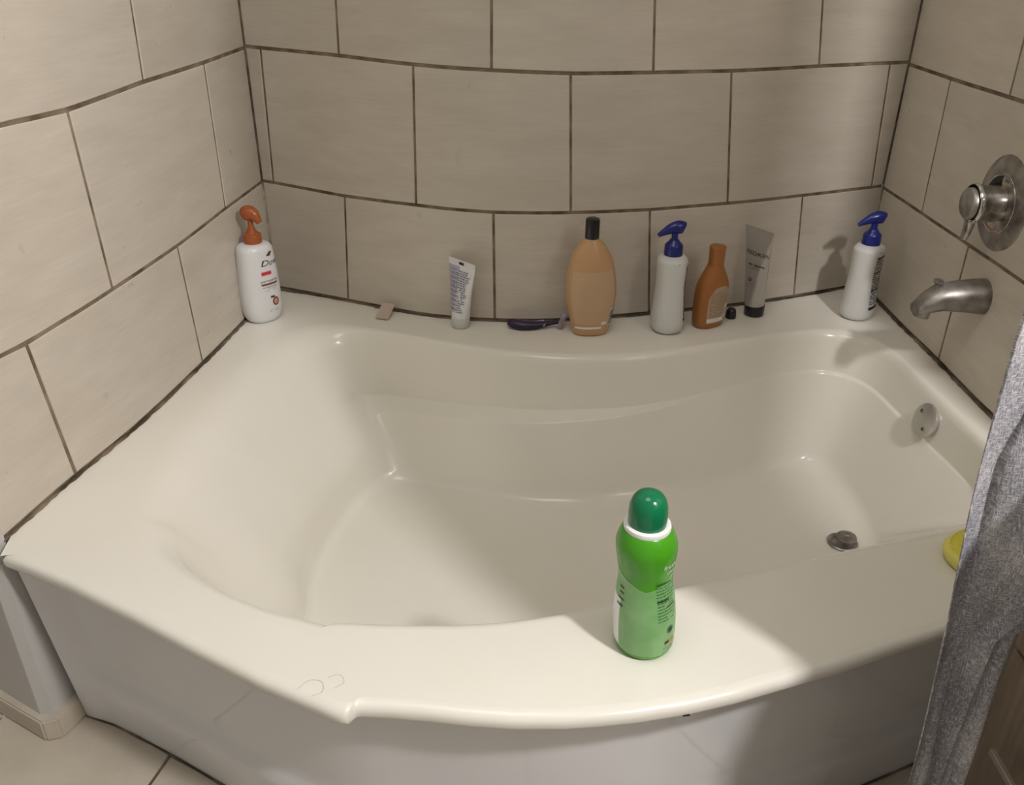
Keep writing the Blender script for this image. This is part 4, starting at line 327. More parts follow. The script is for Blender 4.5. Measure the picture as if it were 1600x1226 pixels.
def tile(cv, parent, ub, ut, zb, zt, gap=.0075, gv=.0055):
    """ub, ut: (start, end) along the wall at the lower / upper joint; zb, zt: height functions"""
    n = 9; front, back = [], []
    (b0, b1), (t0, t1) = ub, ut
    def clampu(u): return min(max(u, 0.0015), cv.L - .0015)
    gv = gv * getattr(cv, 'gvs', 1.0); b0 += gv / 2; t0 += gv / 2; b1 -= gv / 2; t1 -= gv / 2
    tilt = random.uniform(-.0003, .0003); tilt2 = random.uniform(-.0003, .0003)
    ring_f, ring_m, ring_b = [], [], []
    def P(fu, fv, off, ins):
        fu2 = ins_u + fu * (1 - 2 * ins_u) if ins else fu
        fv2 = ins_v + fv * (1 - 2 * ins_v) if ins else fv
        lo, hi = b0 + (b1 - b0) * fu2, t0 + (t1 - t0) * fu2
        u = lo + (hi - lo) * fv2
        z0 = zb(lo) + gap / 2; z1 = zt(hi) - gap / 2
        z = z0 + (z1 - z0) * fv2
        return cv.pt(clampu(u), z, off + tilt * (fu - .5) + tilt2 * (fv - .5))
    wd = max(b1 - b0, .01); ht = max(zt(t0) - zb(b0), .01)
    ins_u, ins_v = min(.0012 / wd, .2), min(.0012 / ht, .2)
    V = []
    for k in range(n): V.append(P(k / (n - 1), 0, 0, True))
    for k in range(n): V.append(P(k / (n - 1), 1, 0, True))
    for k in range(n): V.append(P(k / (n - 1), 0, .0012, False))
    for k in range(n): V.append(P(k / (n - 1), 1, .0012, False))
    for k in range(n): V.append(P(k / (n - 1), 0, .0035, False))
    for k in range(n): V.append(P(k / (n - 1), 1, .0035, False))
    F = []
    for k in range(n - 1):
        F.append((k, k + 1, n + k + 1, n + k))
        F.append((k, 2 * n + k, 2 * n + k + 1, k + 1)); F.append((n + k, n + k + 1, 3 * n + k + 1, 3 * n + k))
        F.append((2 * n + k, 4 * n + k, 4 * n + k + 1, 2 * n + k + 1)); F.append((3 * n + k, 3 * n + k + 1, 5 * n + k + 1, 5 * n + k))
    for e in (0, n - 1):
        F.append((e, n + e, 3 * n + e, 2 * n + e)); F.append((2 * n + e, 3 * n + e, 5 * n + e, 4 * n + e))
    return fix_normals(mesh_obj('tile', V, F, M['tile'], parent, sharp=30))

H = .302
def tile_rows(cv, parent, rows, zs, last_pitch):
    for (bj, tj), (zb, zt) in zip(rows, zs):
        for k in range(len(bj) - 1):
            tile(cv, parent, (bj[k], bj[k + 1]), (tj[k], tj[k + 1]), zb, zt)

wb, cb = wall('wall_back', DATA['back'], -1, 1, 1)
wl, cl = wall('wall_left', DATA['left'], 1)
wr, cr = wall('wall_right', DATA['right'], -1)

cl.gvs = cr.gvs = 1.35
def xs(key, idx=None):
    a = [u for u, _ in DATA[key]]
    return [a[i] for i in idx] if idx else a

base = lambda u: .0035
def above(l1, k): return lambda u: l1(u) + (H - .002) * k

def stagger(L, off, pitch):
    a = [0.0]; u = off
    while u < L - .03: a.append(u); u += pitch
    return a + [L]

# back wall
l2, l1 = interp_line(DATA['back_l2']), interp_line(DATA['back_l1'])
B2, B1, B0, Bb = xs('back_l2'), xs('back_l1'), xs('back_top'), xs('back_b')
Lb = cb.L
r3b = [0] + Bb[1:5] + [Lb]; r3t = [0] + [B2[2], B2[4], B2[6], B2[8]] + [Lb]
r2b = [0, B2[1], B2[3], B2[5], B2[7], B2[9], Lb]; r2t = [0, B1[1], B1[3], B1[5], B1[7], B1[9], Lb]
r1b = [0, B1[2], B1[4], B1[6], B1[8], Lb]
r1t = [0] + [a + (b_ - a) * 2.6 for a, b_ in zip(r1b[1:5], B0[1:5])] + [Lb]
tile_rows(cb, wb, [(r3b, r3t), (r2b, r2t), (r1b, r1t)], [(base, l2), (l2, l1), (l1, above(l1, 1))], 0)
for k in (1, 2, 3, 4):
    j = stagger(Lb, .03 if k % 2 else .23, .385)
    top = above(l1, k + 1) if k < 4 else (lambda u: TOP - D)
    tile_rows(cb, wb, [(j, j)], [(above(l1, k), top)], 0)
# left wall (u runs from the inner corner towards the room)
l2, l1 = interp_line(DATA['left_l2']), interp_line(DATA['left_l1'])
A2, A1, Ab = xs('left_l2'), xs('left_l1'), xs('left_b')
Ll = cl.L
r3b = [0, Ab[1], Ab[2], Ll]; r3t = [0, A2[2], A2[4], Ll]
r2b = [0, A2[1], A2[3], Ll]; r2t = [0, A1[1], A1[3], Ll]
r1b = [0, A1[2], .95, Ll]; r1t = [0, DATA['left_top'][1][0] - .01, .95, Ll]
tile_rows(cl, wl, [(r3b, r3t), (r2b, r2t), (r1b, r1t)], [(base, l2), (l2, l1), (l1, above(l1, 1))], 0)
for k in (1, 2, 3, 4):
    j = stagger(Ll, .22 if k % 2 else .46, .48)
    top = above(l1, k + 1) if k < 4 else (lambda u: TOP - D)
    tile_rows(cl, wl, [(j, j)], [(above(l1, k), top)], 0)
# right wall
l2, l1 = interp_line(DATA['right_l2']), interp_line(DATA['right_l1'])
A2, A1, Ab = xs('right_l2'), xs('right_l1'), xs('right_b')
Lr = cr.L
r3b = [0, Ab[1], .90, Lr]; r3t = [0, A2[2], .90, Lr]
r2b = [0, A2[1], .69, 1.14, Lr]; r2t = [0, A1[1], .69, 1.14, Lr]
r1b = [0, A1[2], .92, Lr]; r1t = [0, A1[2] - .006, .92, Lr]
tile_rows(cr, wr, [(r3b, r3t), (r2b, r2t), (r1b, r1t)], [(base, l2), (l2, l1), (l1, above(l1, 1))], 0)
for k in (1, 2, 3, 4):
    j = stagger(Lr, .23 if k % 2 else .45, .46)
    top = above(l1, k + 1) if k < 4 else (lambda u: TOP - D)
    tile_rows(cr, wr, [(j, j)], [(above(l1, k), top)], 0)

# mildewed sealant beads along the tub deck
def bead(cv, parent, r0, u1=None):
    rnd = random.Random(3); pts = []; rad = []
    n = 90
    for k in range(n):
        u = (u1 or cv.L) * k / (n - 1)
        p = cv.pt(min(max(u, .002), cv.L - .002), .0008, -.0005)
        pts.append(p); rad.append(r0 * (.55 + .75 * rnd.random()))
    tube('sealant', pts, rad, M['seal'], parent, n=6, flat=.8)
bead(cb, wb, .0032); bead(cl, wl, .0042); bead(cr, wr, .0048, 1.2)
def corner_bead(cv, parent, z0, z1, r):
    pts = [cv.pt(.001, z, -.002) for z in np.linspace(z0, z1, 40)]
    tube('corner_sealant', pts, [r * random.uniform(.6, 1.2) for _ in pts], M['seal_pale'], parent, n=6)
mt, t, b = nt('yellowed_sealant', (.3, .25, .18), rough=.6)
noise_mix(t, b, (.14, .10, .06), (.40, .335, .25), 30.0, detail=5, lo=.3, hi=.6)
M['seal_pale'] = mt
corner_bead(cb, wb, 0, .275, .0042)
corner_bead(cr, wr, 0, .27, .0038)

for u0, u1, off, w_ in ((.02, .095, -.010, .0022), (.035, .125, -.006, .0018), (.30, .40, -.005, .0016), (.93, 1.02, -.006, .002)):
    pts = [cb.pt(u0 + (u1 - u0) * k / 14, .0025, off * (1 - .5 * k / 14) - .0012 * math.sin(k * 1.7)) for k in range(15)]
    tube('peeling_sealant', pts, [w_ * random.uniform(.5, 1.2) for _ in pts], M['seal'], wb, n=6, flat=.5)

# floor with separate tiles
fl = struct(box('floor', (-1.9, -1.3, -.03), (1.45, 1.06, -.0035), M['grout'], bev=0))
th = math.radians(-14)
ca, sa = math.cos(th), math.sin(th)
def fpt(a, b_): return (-.572 + a * ca - b_ * sa, .955 + a * sa + b_ * ca)
for i in range(-4, 7):
    for j in range(-4, 2):
        a0, b0 = i * .33, j * .56 - .35
        c = fpt(a0 + .165, b0 + .28)
        if not (-1.75 < c[0] < 1.35 and -1.15 < c[1] < 1.35): continue
        g = .003; V = []; 
        for zz, ins in ((0, .0012), (-.0015, 0), (-.004, 0)):
            for aa, bb in ((a0 + g + ins, b0 + g + ins), (a0 + .33 - g - ins, b0 + g + ins), (a0 + .33 - g - ins, b0 + .56 - g - ins), (a0 + g + ins, b0 + .56 - g - ins)):
                x, y = fpt(aa, bb); V.append((x, y, zz))
        F = [(0, 1, 2, 3)] + [(q + r_, q + (r_ + 1) % 4, q + 4 + (r_ + 1) % 4, q + 4 + r_) for q in (0, 4) for r_ in range(4)]
        fix_normals(mesh_obj('tile', V, F, M['floor_tile'], fl, smooth=False))

# short painted return wall left of the tub, with its beige tile base
def prism(name, poly, z0, z1, mat, parent=None, bev=.003):
    bm = bmesh.new(); vs = [bm.verts.new((x, y, z0)) for x, y in poly]; f = bm.faces.new(vs)
    r_ = bmesh.ops.extrude_face_region(bm, geom=[f])
    for v in r_['geom']:
        if isinstance(v, bmesh.types.BMVert): v.co.z = z1
    bmesh.ops.recalc_face_normals(bm, faces=bm.faces)
    if bev: bmesh.ops.bevel(bm, geom=bm.edges[:], offset=bev, segments=2, affect='EDGES')
    me = bpy.data.meshes.new(name); bm.to_mesh(me); bm.free(); me.materials.append(mat)
    me.polygons.foreach_set('use_smooth', [True] * len(me.polygons)); me.set_sharp_from_angle(angle=math.radians(40))
    o = bpy.data.objects.new(name, me); C.objects.link(o)
    if parent: o.parent = parent
    return o
box_low = struct(prism('wall_front_low', [(-1.75, 1.66), (-1.75, 1.56), (-.790, 1.0262), (-.771, 1.030), (-.733, 1.125), (-.83, 1.2)], 0, D - .030, M['paint'], bev=0))
pw = struct(prism('wall_front', [(-1.75, 1.66), (-1.75, 1.56), (-.790, 1.026), (-.771, 1.033), (-.768, 1.050), (-.83, 1.12)], 0, TOP, M['paint']))
bbx = struct(prism('baseboard_front', [(-1.70, 1.530), (-1.70, 1.498), (-.782, 1.008), (-.757, 1.016), (-.719, 1.118), (-.735, 1.120), (-.772, 1.045), (-.79, 1.035)], 0, .045, M['floor_tile']))
# return of the right wall and the side wall behind the cabinet
struct(box('wall_return', (.935, 1.025, 0), (1.36, 1.08, TOP), M['wall_paint'], bev=0))
struct(box('wall_side', (1.30, -1.3, 0), (1.38, 1.025, TOP), M['wall_paint'], bev=0))

# ================================================================ BATHTUB
tub = thing('bathtub', 'large off-white alcove bathtub with bowed front and moulded inner ledge', 'bathtub', (0, 0, 0))
seg = np.array(DATA['t_seg']); O = np.array(DATA['t_O']); R_ = np.array(DATA['t_R']); U_ = np.array(DATA['t_U']); L_ = np.array(DATA['t_L']); F_ = np.array(DATA['t_F'])
zU, zL = np.array(DATA['t_zU']), np.array(DATA['t_zL'])
NS = len(seg); ZF = -.37 * .83
NF = int((seg < 3).sum())     # first column of the front side
def ring_smooth(a, sig):
    a = np.array(a, float); k = np.arange(-int(3 * sig), int(3 * sig) + 1); w_ = np.exp(-k * k / 2 / sig / sig); w_ /= w_.sum()
    return sum(wi * np.roll(a, -ki, axis=0) for wi, ki in zip(w_, k))
# per-column radii
def pick(vals):  # vals for left, back, right, front
    a = np.array([vals[min(int(s), 3)] for s in seg]); return ring_smooth(a, 5)
r_rim = pick((.10, .020, .026, .017)); 
_s = np.clip(seg, 0, 1); r_left = np.interp(_s, [0, .3, .7, .88, 1], [.040, .050, .085, .070, .022])
r_rim = np.where(seg < 1, r_left, np.where(seg > 3.80, .017 + .023 * np.clip((seg - 3.80) / .2, 0, 1) ** 1.5, r_rim)); r_rim = ring_smooth(r_rim, 3); r_floor = pick((.022, .030, .040, .04))
def fillet(A, Bp, Cp, r, n=6):
    """A->B->C corner at B rounded with a quadratic curve; r = cut length (array)"""
    a = A - Bp; c = Cp - Bp; la = np.linalg.norm(a, axis=1); lc = np.linalg.norm(c, axis=1)
    rr = np.minimum(r, np.minimum(la, lc) * .48)[:, None]
    p = Bp + a / la[:, None] * rr; q = Bp + c / lc[:, None] * rr
    return [(1 - t_) ** 2 * p + 2 * t_ * (1 - t_) * Bp + t_ ** 2 * q for t_ in np.linspace(0, 1, n)]
def v3(xy, z): return np.column_stack([xy, np.full(len(xy), z) if np.isscalar(z) else z])
inner_dir = R_ - O; inner_dir /= np.linalg.norm(inner_dir, axis=1)[:, None]
isf = (seg >= 3)
Oi = O.copy(); Oi[isf] = O[isf] + inner_dir[isf] * .016
# under the wall the deck runs on for 1 cm
Oo = O.copy(); Oo[~isf] = O[~isf] - inner_dir[~isf] * .0018
Oi[~isf] = Oo[~isf]
pO = v3(Oi, 0.0)
cen = np.array([.28, 1.36])
# unit inward direction at the rim, cut corners so R_ is the visible bend
pR = v3(R_, -.0005); pU = v3(U_, zU); pL = v3(L_, zL); pF = v3(F_, ZF)
pC = v3(F_ + (cen - F_) * .35, ZF - .004)
rows = [pO]
rows.append(pO + (pR - pO) * .35)
rows += fillet(pO, pR, pU, r_rim, 9)
rU = np.full(NS, .0035); rU = np.where(seg < 1, .035, rU); rU = np.where(isf, .03, rU); rU = ring_smooth(rU, 3)
rows += fillet(pR, pU, pL, rU, 6)
rows += fillet(pU, pL, pF, rU, 6)
rows += fillet(pL, pF, pC, r_floor, 10)
for f_ in (.55, .75, .9): rows.append(v3(F_ + (cen - F_) * f_, ZF - .004 - .003 * f_))
bowl_rows = [r_.tolist() for r_ in rows]
V, F = grid(bowl_rows, True)
V = [tuple(np.array(v) + [0, 0, D]) for v in V]
V.append((cen[0], cen[1], ZF - .0075 + D)); base_i = (len(bowl_rows) - 1) * NS
for j in range(NS): F.append((base_i + j, base_i + (j + 1) % NS, len(V) - 1))
basin = fix_normals(mesh_obj('basin', V, F, M['tub'], tub))
# front lip and apron (columns of the front side, right to left)
fi = list(range(NF, NS)) + [0]
Of = O[fi].copy(); Di = inner_dir[fi].copy()
# smooth centreline of the front for the apron (without the little jog of the lip)
def sm_open(a, sig):
    a = np.array(a); k = int(3 * sig); pad = np.vstack([2 * a[0] - a[1:k + 1][::-1], a, 2 * a[-1] - a[-k - 1:-1][::-1]])
    kk = np.arange(-k, k + 1); w_ = np.exp(-kk * kk / 2 / sig / sig); w_ /= w_.sum()
    return np.column_stack([np.convolve(pad[:, c_], w_, 'valid') for c_ in range(a.shape[1])])
Os = sm_open(Of, 9)
tang = np.gradient(Os, axis=0); tang /= np.linalg.norm(tang, axis=1)[:, None]
nin = np.column_stack([tang[:, 1], -tang[:, 0]])      # pointing into the tub
if (nin[100] @ Di[100]) < 0: nin = -nin
# lip
lip = []
i16 = Of + Di * .016
for z, f_ in ((0, 1.0), (-.0009, .62), (-.003, .30), (-.0065, .08), (-.011, 0), (-.017, .0), (-.022, .12), (-.026, .5), (-.027, 1.0), (-.027, 1.35)):
    lip.append(v3(Of + (i16 - Of) * f_, z) + [0, 0, D])
V, F = grid([r_.tolist() for r_ in lip])
front_lip = fix_normals(mesh_obj('deck_lip', V, F, M['tub'], tub))
# apron
cols = len(Os); sfrac = np.linspace(0, 1, cols)       # 0 at right end, 1 at left end
dl_ = np.r_[0, np.cumsum(np.linalg.norm(np.diff(Os, axis=0), axis=1))]; left_d = dl_[-1] - dl_
edge = np.clip(left_d / .06, 0, 1); edge = edge * edge * (3 - 2 * edge)
ap = []
zlist = [-.024, -.05, -.08, -.12, -.16, -.20, -.235, -.262, -.275, -.287, -.30, -.33, -.36, -.3895]
def setback(z):
    t_ = min(1, max(0, (-z - .02) / .37)); s_ = .022 + .026 * t_
    s2 = min(1, max(0, (-z - .262) / .03)); s2 = s2 * s2 * (3 - 2 * s2)
    return s_ - .012 * s2
for z in zlist:
    full = setback(z); flange = .012 + .038 * min(1, (-z) / .39)
    sb = flange + (full - flange + .020) * edge
    ap.append(v3(Os + nin * sb[:, None], z) + [0, 0, D])
V, F = grid([r_.tolist() for r_ in ap])
apron = fix_normals(mesh_obj('apron', V, F, M['apron'], tub))
for o_, flip in ((basin, None),):
    pass
# caulk where apron meets the floor
pts = [(p[0] - nin[k][0] * .001, p[1] - nin[k][1] * .001, .001) for k, p in list(enumerate(ap[-1]))[::4]]
tube('floor_sealant', pts, [.003 * random.uniform(.5, 1.3) for _ in pts], M['seal'], tub, n=6)
# overflow plate on the right inner wall
def basin_surface(px, py):
    best = min(V_b, key=lambda v: (v[0] - px) ** 2 + (v[1] - py) ** 2); return best
ov = bpy.data.objects.new('overflow_plate', None)
PLATE_LOC = Vector((.846, 1.537, .336))
o = lathe('overflow_plate', [(.001, -.004), (.0345, -.004), (.0365, .001), (.0355, .004), (.030, .0062), (.0, .0075)], M['plate'], tub, axis='z', n=48)
bpy.data.objects.remove(ov)
nv = Vector((-.94, -.12, .30)).normalized()
q = nv.to_track_quat('Z', 'Y')
o.rotation_euler = q.to_euler(); o.location = PLATE_LOC
for aa in (2.35, 5.5):
    s_ = lathe('screw', [(.0045, .004), (.0045, .0082), (.003, .0090), (.0, .0090)], M['dull_chrome'], o, n=16)
    s_.location = (.020 * math.cos(aa), .020 * math.sin(aa), 0)
    mesh_slot = box('screw_hole', (-.0022, -.0022, 0), (.0022, .0022, .0006), M['dark'], o, bev=.0008)
    mesh_slot.location = (.020 * math.cos(aa), .020 * math.sin(aa), .0089)
# drain
dr = lathe('drain_ring', [(.030, -.002), (.0315, .001), (.029, .003), (.024, .0015), (.021, -.004), (.0, -.005)], M['dull_chrome'], tub, n=48)
dr.location = (.698, 1.459, ZF + D + .0015)
st = lathe('drain_stopper', [(.006, -.004), (.006, .010), (.0195, .010), (.021, .013), (.0195, .016), (.010, .0175), (.0085, .022), (.006, .024), (0, .0245)], M['dull_chrome'], tub, n=40)
st.location = (.703, 1.457, ZF + D + .003)
ci = min(fi, key=lambda i: abs(O[i][0] - .219)); cx_, cy_ = O[ci]
box('enamel_chip', (-.0045, -.0008, -.0016), (.0045, .0008, .0012), M['dark'], tub, bev=.0005, loc=(cx_, cy_ + .0005, D - .0195), rot=(0, 0, .12))
# ================================================================ TAP FITTINGS
RW = .9355
vx, vy, vz = RW, 1.622, .763
valve = thing('shower_valve', 'round worn chrome shower valve with lever on the right wall', 'shower valve', (vx, vy, vz))
lathe('escutcheon', [(.001, -.001), (.096, -.001), (.0975, .002), (.094, .006), (.083, .011), (.066, .0145), (.0565, .0155)], M['dull_chrome'], valve, axis='x', n=72)
lathe('trim_ring', [(.0565, .011), (.0575, .014), (.0555, .016), (.0535, .014)], M['bright_chrome'], valve, axis='x', n=72, cap=False)
lathe('dial_plate', [(.0, .0135), (.054, .0135), (.054, .0165), (.047, .0175), (0, .0175)], M['chrome'], valve, axis='x', n=64)
def arc_strip(name, r0, r1, a0, a1, x, mat, parent, n=20):
    V, F = [], []
    for k in range(n + 1):
        a = math.radians(a0 + (a1 - a0) * k / n)
        for r_ in (r0, r1):
            for xx in (x, x + .0006): V.append((-xx, -r_ * math.cos(a), r_ * math.sin(a)))
    for k in range(n):
        i = k * 4
        F += [(i, i + 4, i + 6, i + 2), (i + 1, i + 3, i + 7, i + 5), (i, i + 1, i + 5, i + 4), (i + 2, i + 6, i + 7, i + 3)]
    F += [(0, 2, 3, 1), (4 * n, 4 * n + 1, 4 * n + 3, 4 * n + 2)]
    return fix_normals(mesh_obj(name, V, F, mat, parent))
arc_strip('dark_sector', .036, .052, 95, 170, .0175, M['dark'], valve)
arc_strip('red_mark', .044, .050, 212, 236, .0175, M['red_ink'], valve)
arc_strip('red_arc', .0495, .052, 225, 300, .0175, M['coral_ink'], valve)
lathe('handle', [(.0, .012), (.037, .012), (.0375, .016), (.035, .022), (.034, .034), (.0335, .044), (.0345, .052), (.036, .058), (.0365, .063), (.034, .067)], M['chrome'], valve, axis='x', n=56, cap=False)
hc = lathe('handle_cap', [(.0, .066), (.029, .066), (.0305, .068), (.0295, .074), (.026, .077), (0, .0785)], M['dull_chrome'], valve, axis='x', n=48)
lathe('handle_band', [(.0365, .0575), (.0385, .060), (.0385, .064), (.036, .067)], M['bright_chrome'], valve, axis='x', n=56, cap=False)
tube('lever', [(-.060, 0, -.030), (-.061, -.001, -.045), (-.063, -.002, -.058), (-.066, -.003, -.070)], [(.014, .0095), (.014, .0075), (.0125, .006), (.0105, .005)], M['chrome'], valve, n=20, up=Vector((1, 0, 0)))

spx, spy, spz = RW, 1.599, .585
spout = thing('tub_spout', 'limescaled chrome tub spout with small diverter knob, below the valve', 'tub spout', (spx, spy, spz))
rows = []
sec = [(0.0, .0345, .0345, 0), (.010, .0345, .0345, 0), (.030, .0335, .0328, .0005), (.060, .0318, .0300, .0), (.085, .0300, .0275, -.001), (.100, .0280, .0262, -.0045), (.114, .0255, .0235, -.0115), (.127, .0225, .0180, -.020), (.137, .0200, .0105, -.0285)]
for x, ry, rz_, zc in sec:
    ring = []
    for k in range(32):
        a = 2 * PI * k / 32; cy, sz = math.cos(a), math.sin(a)
        if sz < 0: cy = math.copysign(abs(cy) ** .6, cy)
        ring.append((-x + max(0, -sz) * .0 , ry * cy, zc + rz_ * sz))
    rows.append(ring)
V, F = grid(rows, True, True, True)
fix_normals(mesh_obj('spout_body', V, F, M['dull_chrome'], spout, sharp=50))
tube('outlet_collar', [(-.120, 0, -.018), (-.122, 0, -.043)], [(.0215, .016), (.0195, .0145)], M['dull_chrome'], spout, n=24, up=Vector((1, 0, 0)))
lathe('wall_flange', [(.0340, -.001), (.0362, .001), (.0362, .004), (.0335, .006)], M['dark'], spout, axis='x', n=48, cap=False)
kb = lathe('diverter_knob', [(.0, .0), (.0035, .0), (.0035, .012), (.0065, .014), (.0095, .019), (.0090, .0225), (.004, .024), (0, .024)], M['dull_chrome'], spout, n=24)
kb.location = (-.103, 0, .010)

# ================================================================ BOTTLES
class Body:
    """superelliptic, possibly leaning container; theta 0 = local -y, growing towards +x"""
    def __init__(s, prof, lean=(0, 0), sub=5):
        P = crspline([[z, a, b_, n_] for z, a, b_, n_ in prof], sub)
        s.prof = P; s.lean = lean
    def sect(s, z):
        P = s.prof; i = int(np.clip(np.searchsorted(P[:, 0], z), 1, len(P) - 1)); p, q_ = P[i - 1], P[i]
        f_ = 0 if q_[0] == p[0] else np.clip((z - p[0]) / (q_[0] - p[0]), 0, 1); return p + (q_ - p) * f_
    def pt_s(s, sec, th_, off=0):
        z, a, b_, n_ = sec; c, si = math.sin(th_), -math.cos(th_)
        x = (a + off) * math.copysign(abs(c) ** (2 / n_), c); y = (b_ + off) * math.copysign(abs(si) ** (2 / n_), si)
        return (x + s.lean[0] * z, y + s.lean[1] * z, z)
    def pt(s, th_, z, off=.0004): 
        sec = s.sect(z).copy(); sec[0] = z; return s.pt_s(sec, th_, off)
    def make(s, name, mat, parent, n=56, sharp=60):
        rows = [[s.pt_s(sec, 2 * PI * k / n) for k in range(n)] for sec in s.prof]
        V, F = grid(rows, True, True, True)
        return fix_normals(mesh_obj(name, V, F, mat, parent, sharp=sharp))
    def patch(s, name, th0, th1, z0, z1, mat, parent, off=.0005, n=16, mz=10, zt=None, zbf=None):
        """thin wrapped label with a little thickness"""
        out, inn = [], []
        for j in range(mz + 1):
            ro, ri = [], []
            for k in range(n + 1):
                f_ = k / n; th_ = th0 + (th1 - th0) * f_
                top = zt(f_) if zt else z1; bot = zbf(f_) if zbf else z0
                z = bot + (top - bot) * j / mz
                ro.append(s.pt(th_, z, off)); ri.append(s.pt(th_, z, -.0004))
            out.append(ro); inn.append(ri)
        V, F = grid(out); V2, F2 = grid(inn); nV = len(V)
        F = F + [tuple(i + nV for i in reversed(f_)) for f_ in F2]; V = V + V2
        w_ = n + 1; per = [k for k in range(w_)] + [j * w_ + n for j in range(1, mz + 1)] + [mz * w_ + k for k in range(n - 1, -1, -1)] + [j * w_ for j in range(mz - 1, 0, -1)]
        for i in range(len(per)):
            a, b_ = per[i], per[(i + 1) % len(per)]; F.append((b_, a, a + nV, b_ + nV))
        return fix_normals(mesh_obj(name, V, F, mat, parent, sharp=40))
    def uv(s, th0, zc, off=.0007):
        """map (u metres around, v metres up) to the surface, centred at th0, zc"""
        def f_(u, v):
            sec = s.sect(zc + v); r_ = (sec[1] + sec[2]) / 2
            return s.pt(th0 + u / max(r_, .005), zc + v, off)
        return f_

def bars(name, mapf, rects, mat, parent):
    """many short printed marks as one thin mesh; rects (u0, v0, u1, v1)"""
    if 1 < len(rects) <= 5:
        for rc in rects: bars(name, mapf, [rc], mat, parent)
        return
    V, F = [], []
    for (u0, v0, u1, v1) in rects:
        i = len(V); k = 3 + int((u1 - u0) / .003)
        for c_ in range(k):
            u = u0 + (u1 - u0) * c_ / (k - 1); V += [mapf(u, v0), mapf(u, v1)]
        for c_ in range(k - 1): F.append((i + 2 * c_, i + 2 * c_ + 2, i + 2 * c_ + 3, i + 2 * c_ + 1))
    o_ = mesh_obj(name, V, F, mat, parent, smooth=False)
    if len(rects) > 1: o_['kind'] = 'stuff'
    return o_

def lines(w_, v_top, v_bot, step, h, rnd, dens=.85, x0=None):
    """rows of word-like dashes"""
    out = []; v = v_top; x0 = -w_ / 2 if x0 is None else x0
    while v > v_bot:
        u = x0; end = x0 + w_ * rnd.uniform(.75, 1.0)
        while u < end:
            l_ = rnd.uniform(.0015, .006)
            if rnd.random() < dens: out.append((u, v, min(u + l_, end), v + h))
            u += l_ + .0010
        v -= step
    return out

def text(name, s, size, mapf, mat, parent, shear=0.0, align='CENTER', squash=1.0, bold=0.0):
    cu = bpy.data.curves.new('txt', 'FONT'); cu.body = s; cu.size = size; cu.align_x = align; cu.align_y = 'CENTER'; cu.shear = shear
    cu.offset = bold; cu.resolution_u = 3
    o_ = bpy.data.objects.new('txt', cu); C.objects.link(o_)
    dg = bpy.context.evaluated_depsgraph_get(); me = bpy.data.meshes.new_from_object(o_.evaluated_get(dg))
    bm = bmesh.new(); bm.from_mesh(me); bmesh.ops.subdivide_edges(bm, edges=[e for e in bm.edges if e.calc_length() > size * .25], cuts=2)
    bmesh.ops.triangulate(bm, faces=bm.faces)
    V = [mapf(v.co.x * squash, v.co.y) for v in bm.verts]; F = [tuple(v.index for v in f_.verts) for f_ in bm.faces]
    bm.free(); bpy.data.objects.remove(o_); bpy.data.curves.remove(cu); bpy.data.meshes.remove(me)
    return mesh_obj(name, V, F, mat, parent, smooth=False)

def pump_head(name, pts, radii, mat, parent, rz, z):
    """pts in the x-z plane of the spout"""
    P = crspline([[x, zz, ry, rr] for (x, zz), (ry, rr) in zip(pts, radii)], 4)
    rows = []
    for i, (x, zz, ry, rr) in enumerate(P):
        a, b_ = P[max(i - 1, 0)], P[min(i + 1, len(P) - 1)]; d = np.array([b_[0] - a[0], b_[1] - a[1]]); d /= np.linalg.norm(d)
        nx, nz = -d[1], d[0]
        rows.append([(x + nx * rr * math.sin(t_), ry * math.cos(t_), zz + nz * rr * math.sin(t_)) for t_ in [2 * PI * k / 24 for k in range(24)]])
    V, F = grid(rows, True, True, True)
    o_ = fix_normals(mesh_obj(name, V, F, mat, parent, sharp=60)); o_.location = (0, 0, z); o_.rotation_euler = (0, 0, rz); return o_

ZD = D + .0008     # deck surface, objects rest on it
rnd = random.Random(11)

text('dial_lettering', 'ON', .0085, lambda u, v: (-.0184, -.012 - u, .0455 + v), M['black_ink'], valve)
# --- white pump bottle with rust pump, left corner
a = thing('pump_bottle', 'white lotion bottle with rust-brown pump standing in the left corner', 'bottle', (-.595, 1.905, ZD), math.radians(42))
bd = Body([(0, .030, .026, 2.2), (.003, .035, .030, 2.2), (.010, .041, .034, 2.3), (.024, .0455, .0375, 2.3), (.045, .0475, .039, 2.4), (.085, .0472, .0385, 2.4), (.130, .0445, .037, 2.4), (.165, .042, .0355, 2.4), (.178, .0395, .034, 2.4), (.185, .034, .030, 2.2), (.188, .026, .024, 2), (.189, .020, .019, 2)])
bd.make('bottle_body', M['white_plastic'], a)
lathe('pump_collar', [(.0195, .186), (.0205, .188), (.0205, .206), (.0195, .209), (.0150, .211), (.0125, .214)], M['rust_plastic'], a)
lathe('pump_stem', [(.0125, .208), (.011, .216), (.0068, .226), (.0060, .245)], M['rust_plastic'], a, n=24)
pump_head('pump_nozzle', [(-.0165, -.003), (-.012, -.001), (0, .001), (.011, -.002), (.019, -.010), (.025, -.019)], [(.009, .009), (.0145, .0155), (.0165, .0175), (.0135, .0150), (.0095, .0100), (.006, .0065)], M['rust_plastic'], a, math.radians(-62), .256)
mp_ = bd.uv(.42, .150)
text('brand_lettering', 'Dove', .0195, bd.uv(.42, .146), M['black_ink'], a, shear=.25)
bars('leaf_emblem', bd.uv(.36, .165), [(-.006, -.003, .004, .001), (-.003, .001, .007, .004), (.001, .004, .009, .0065)], M['leaf_ink'], a)
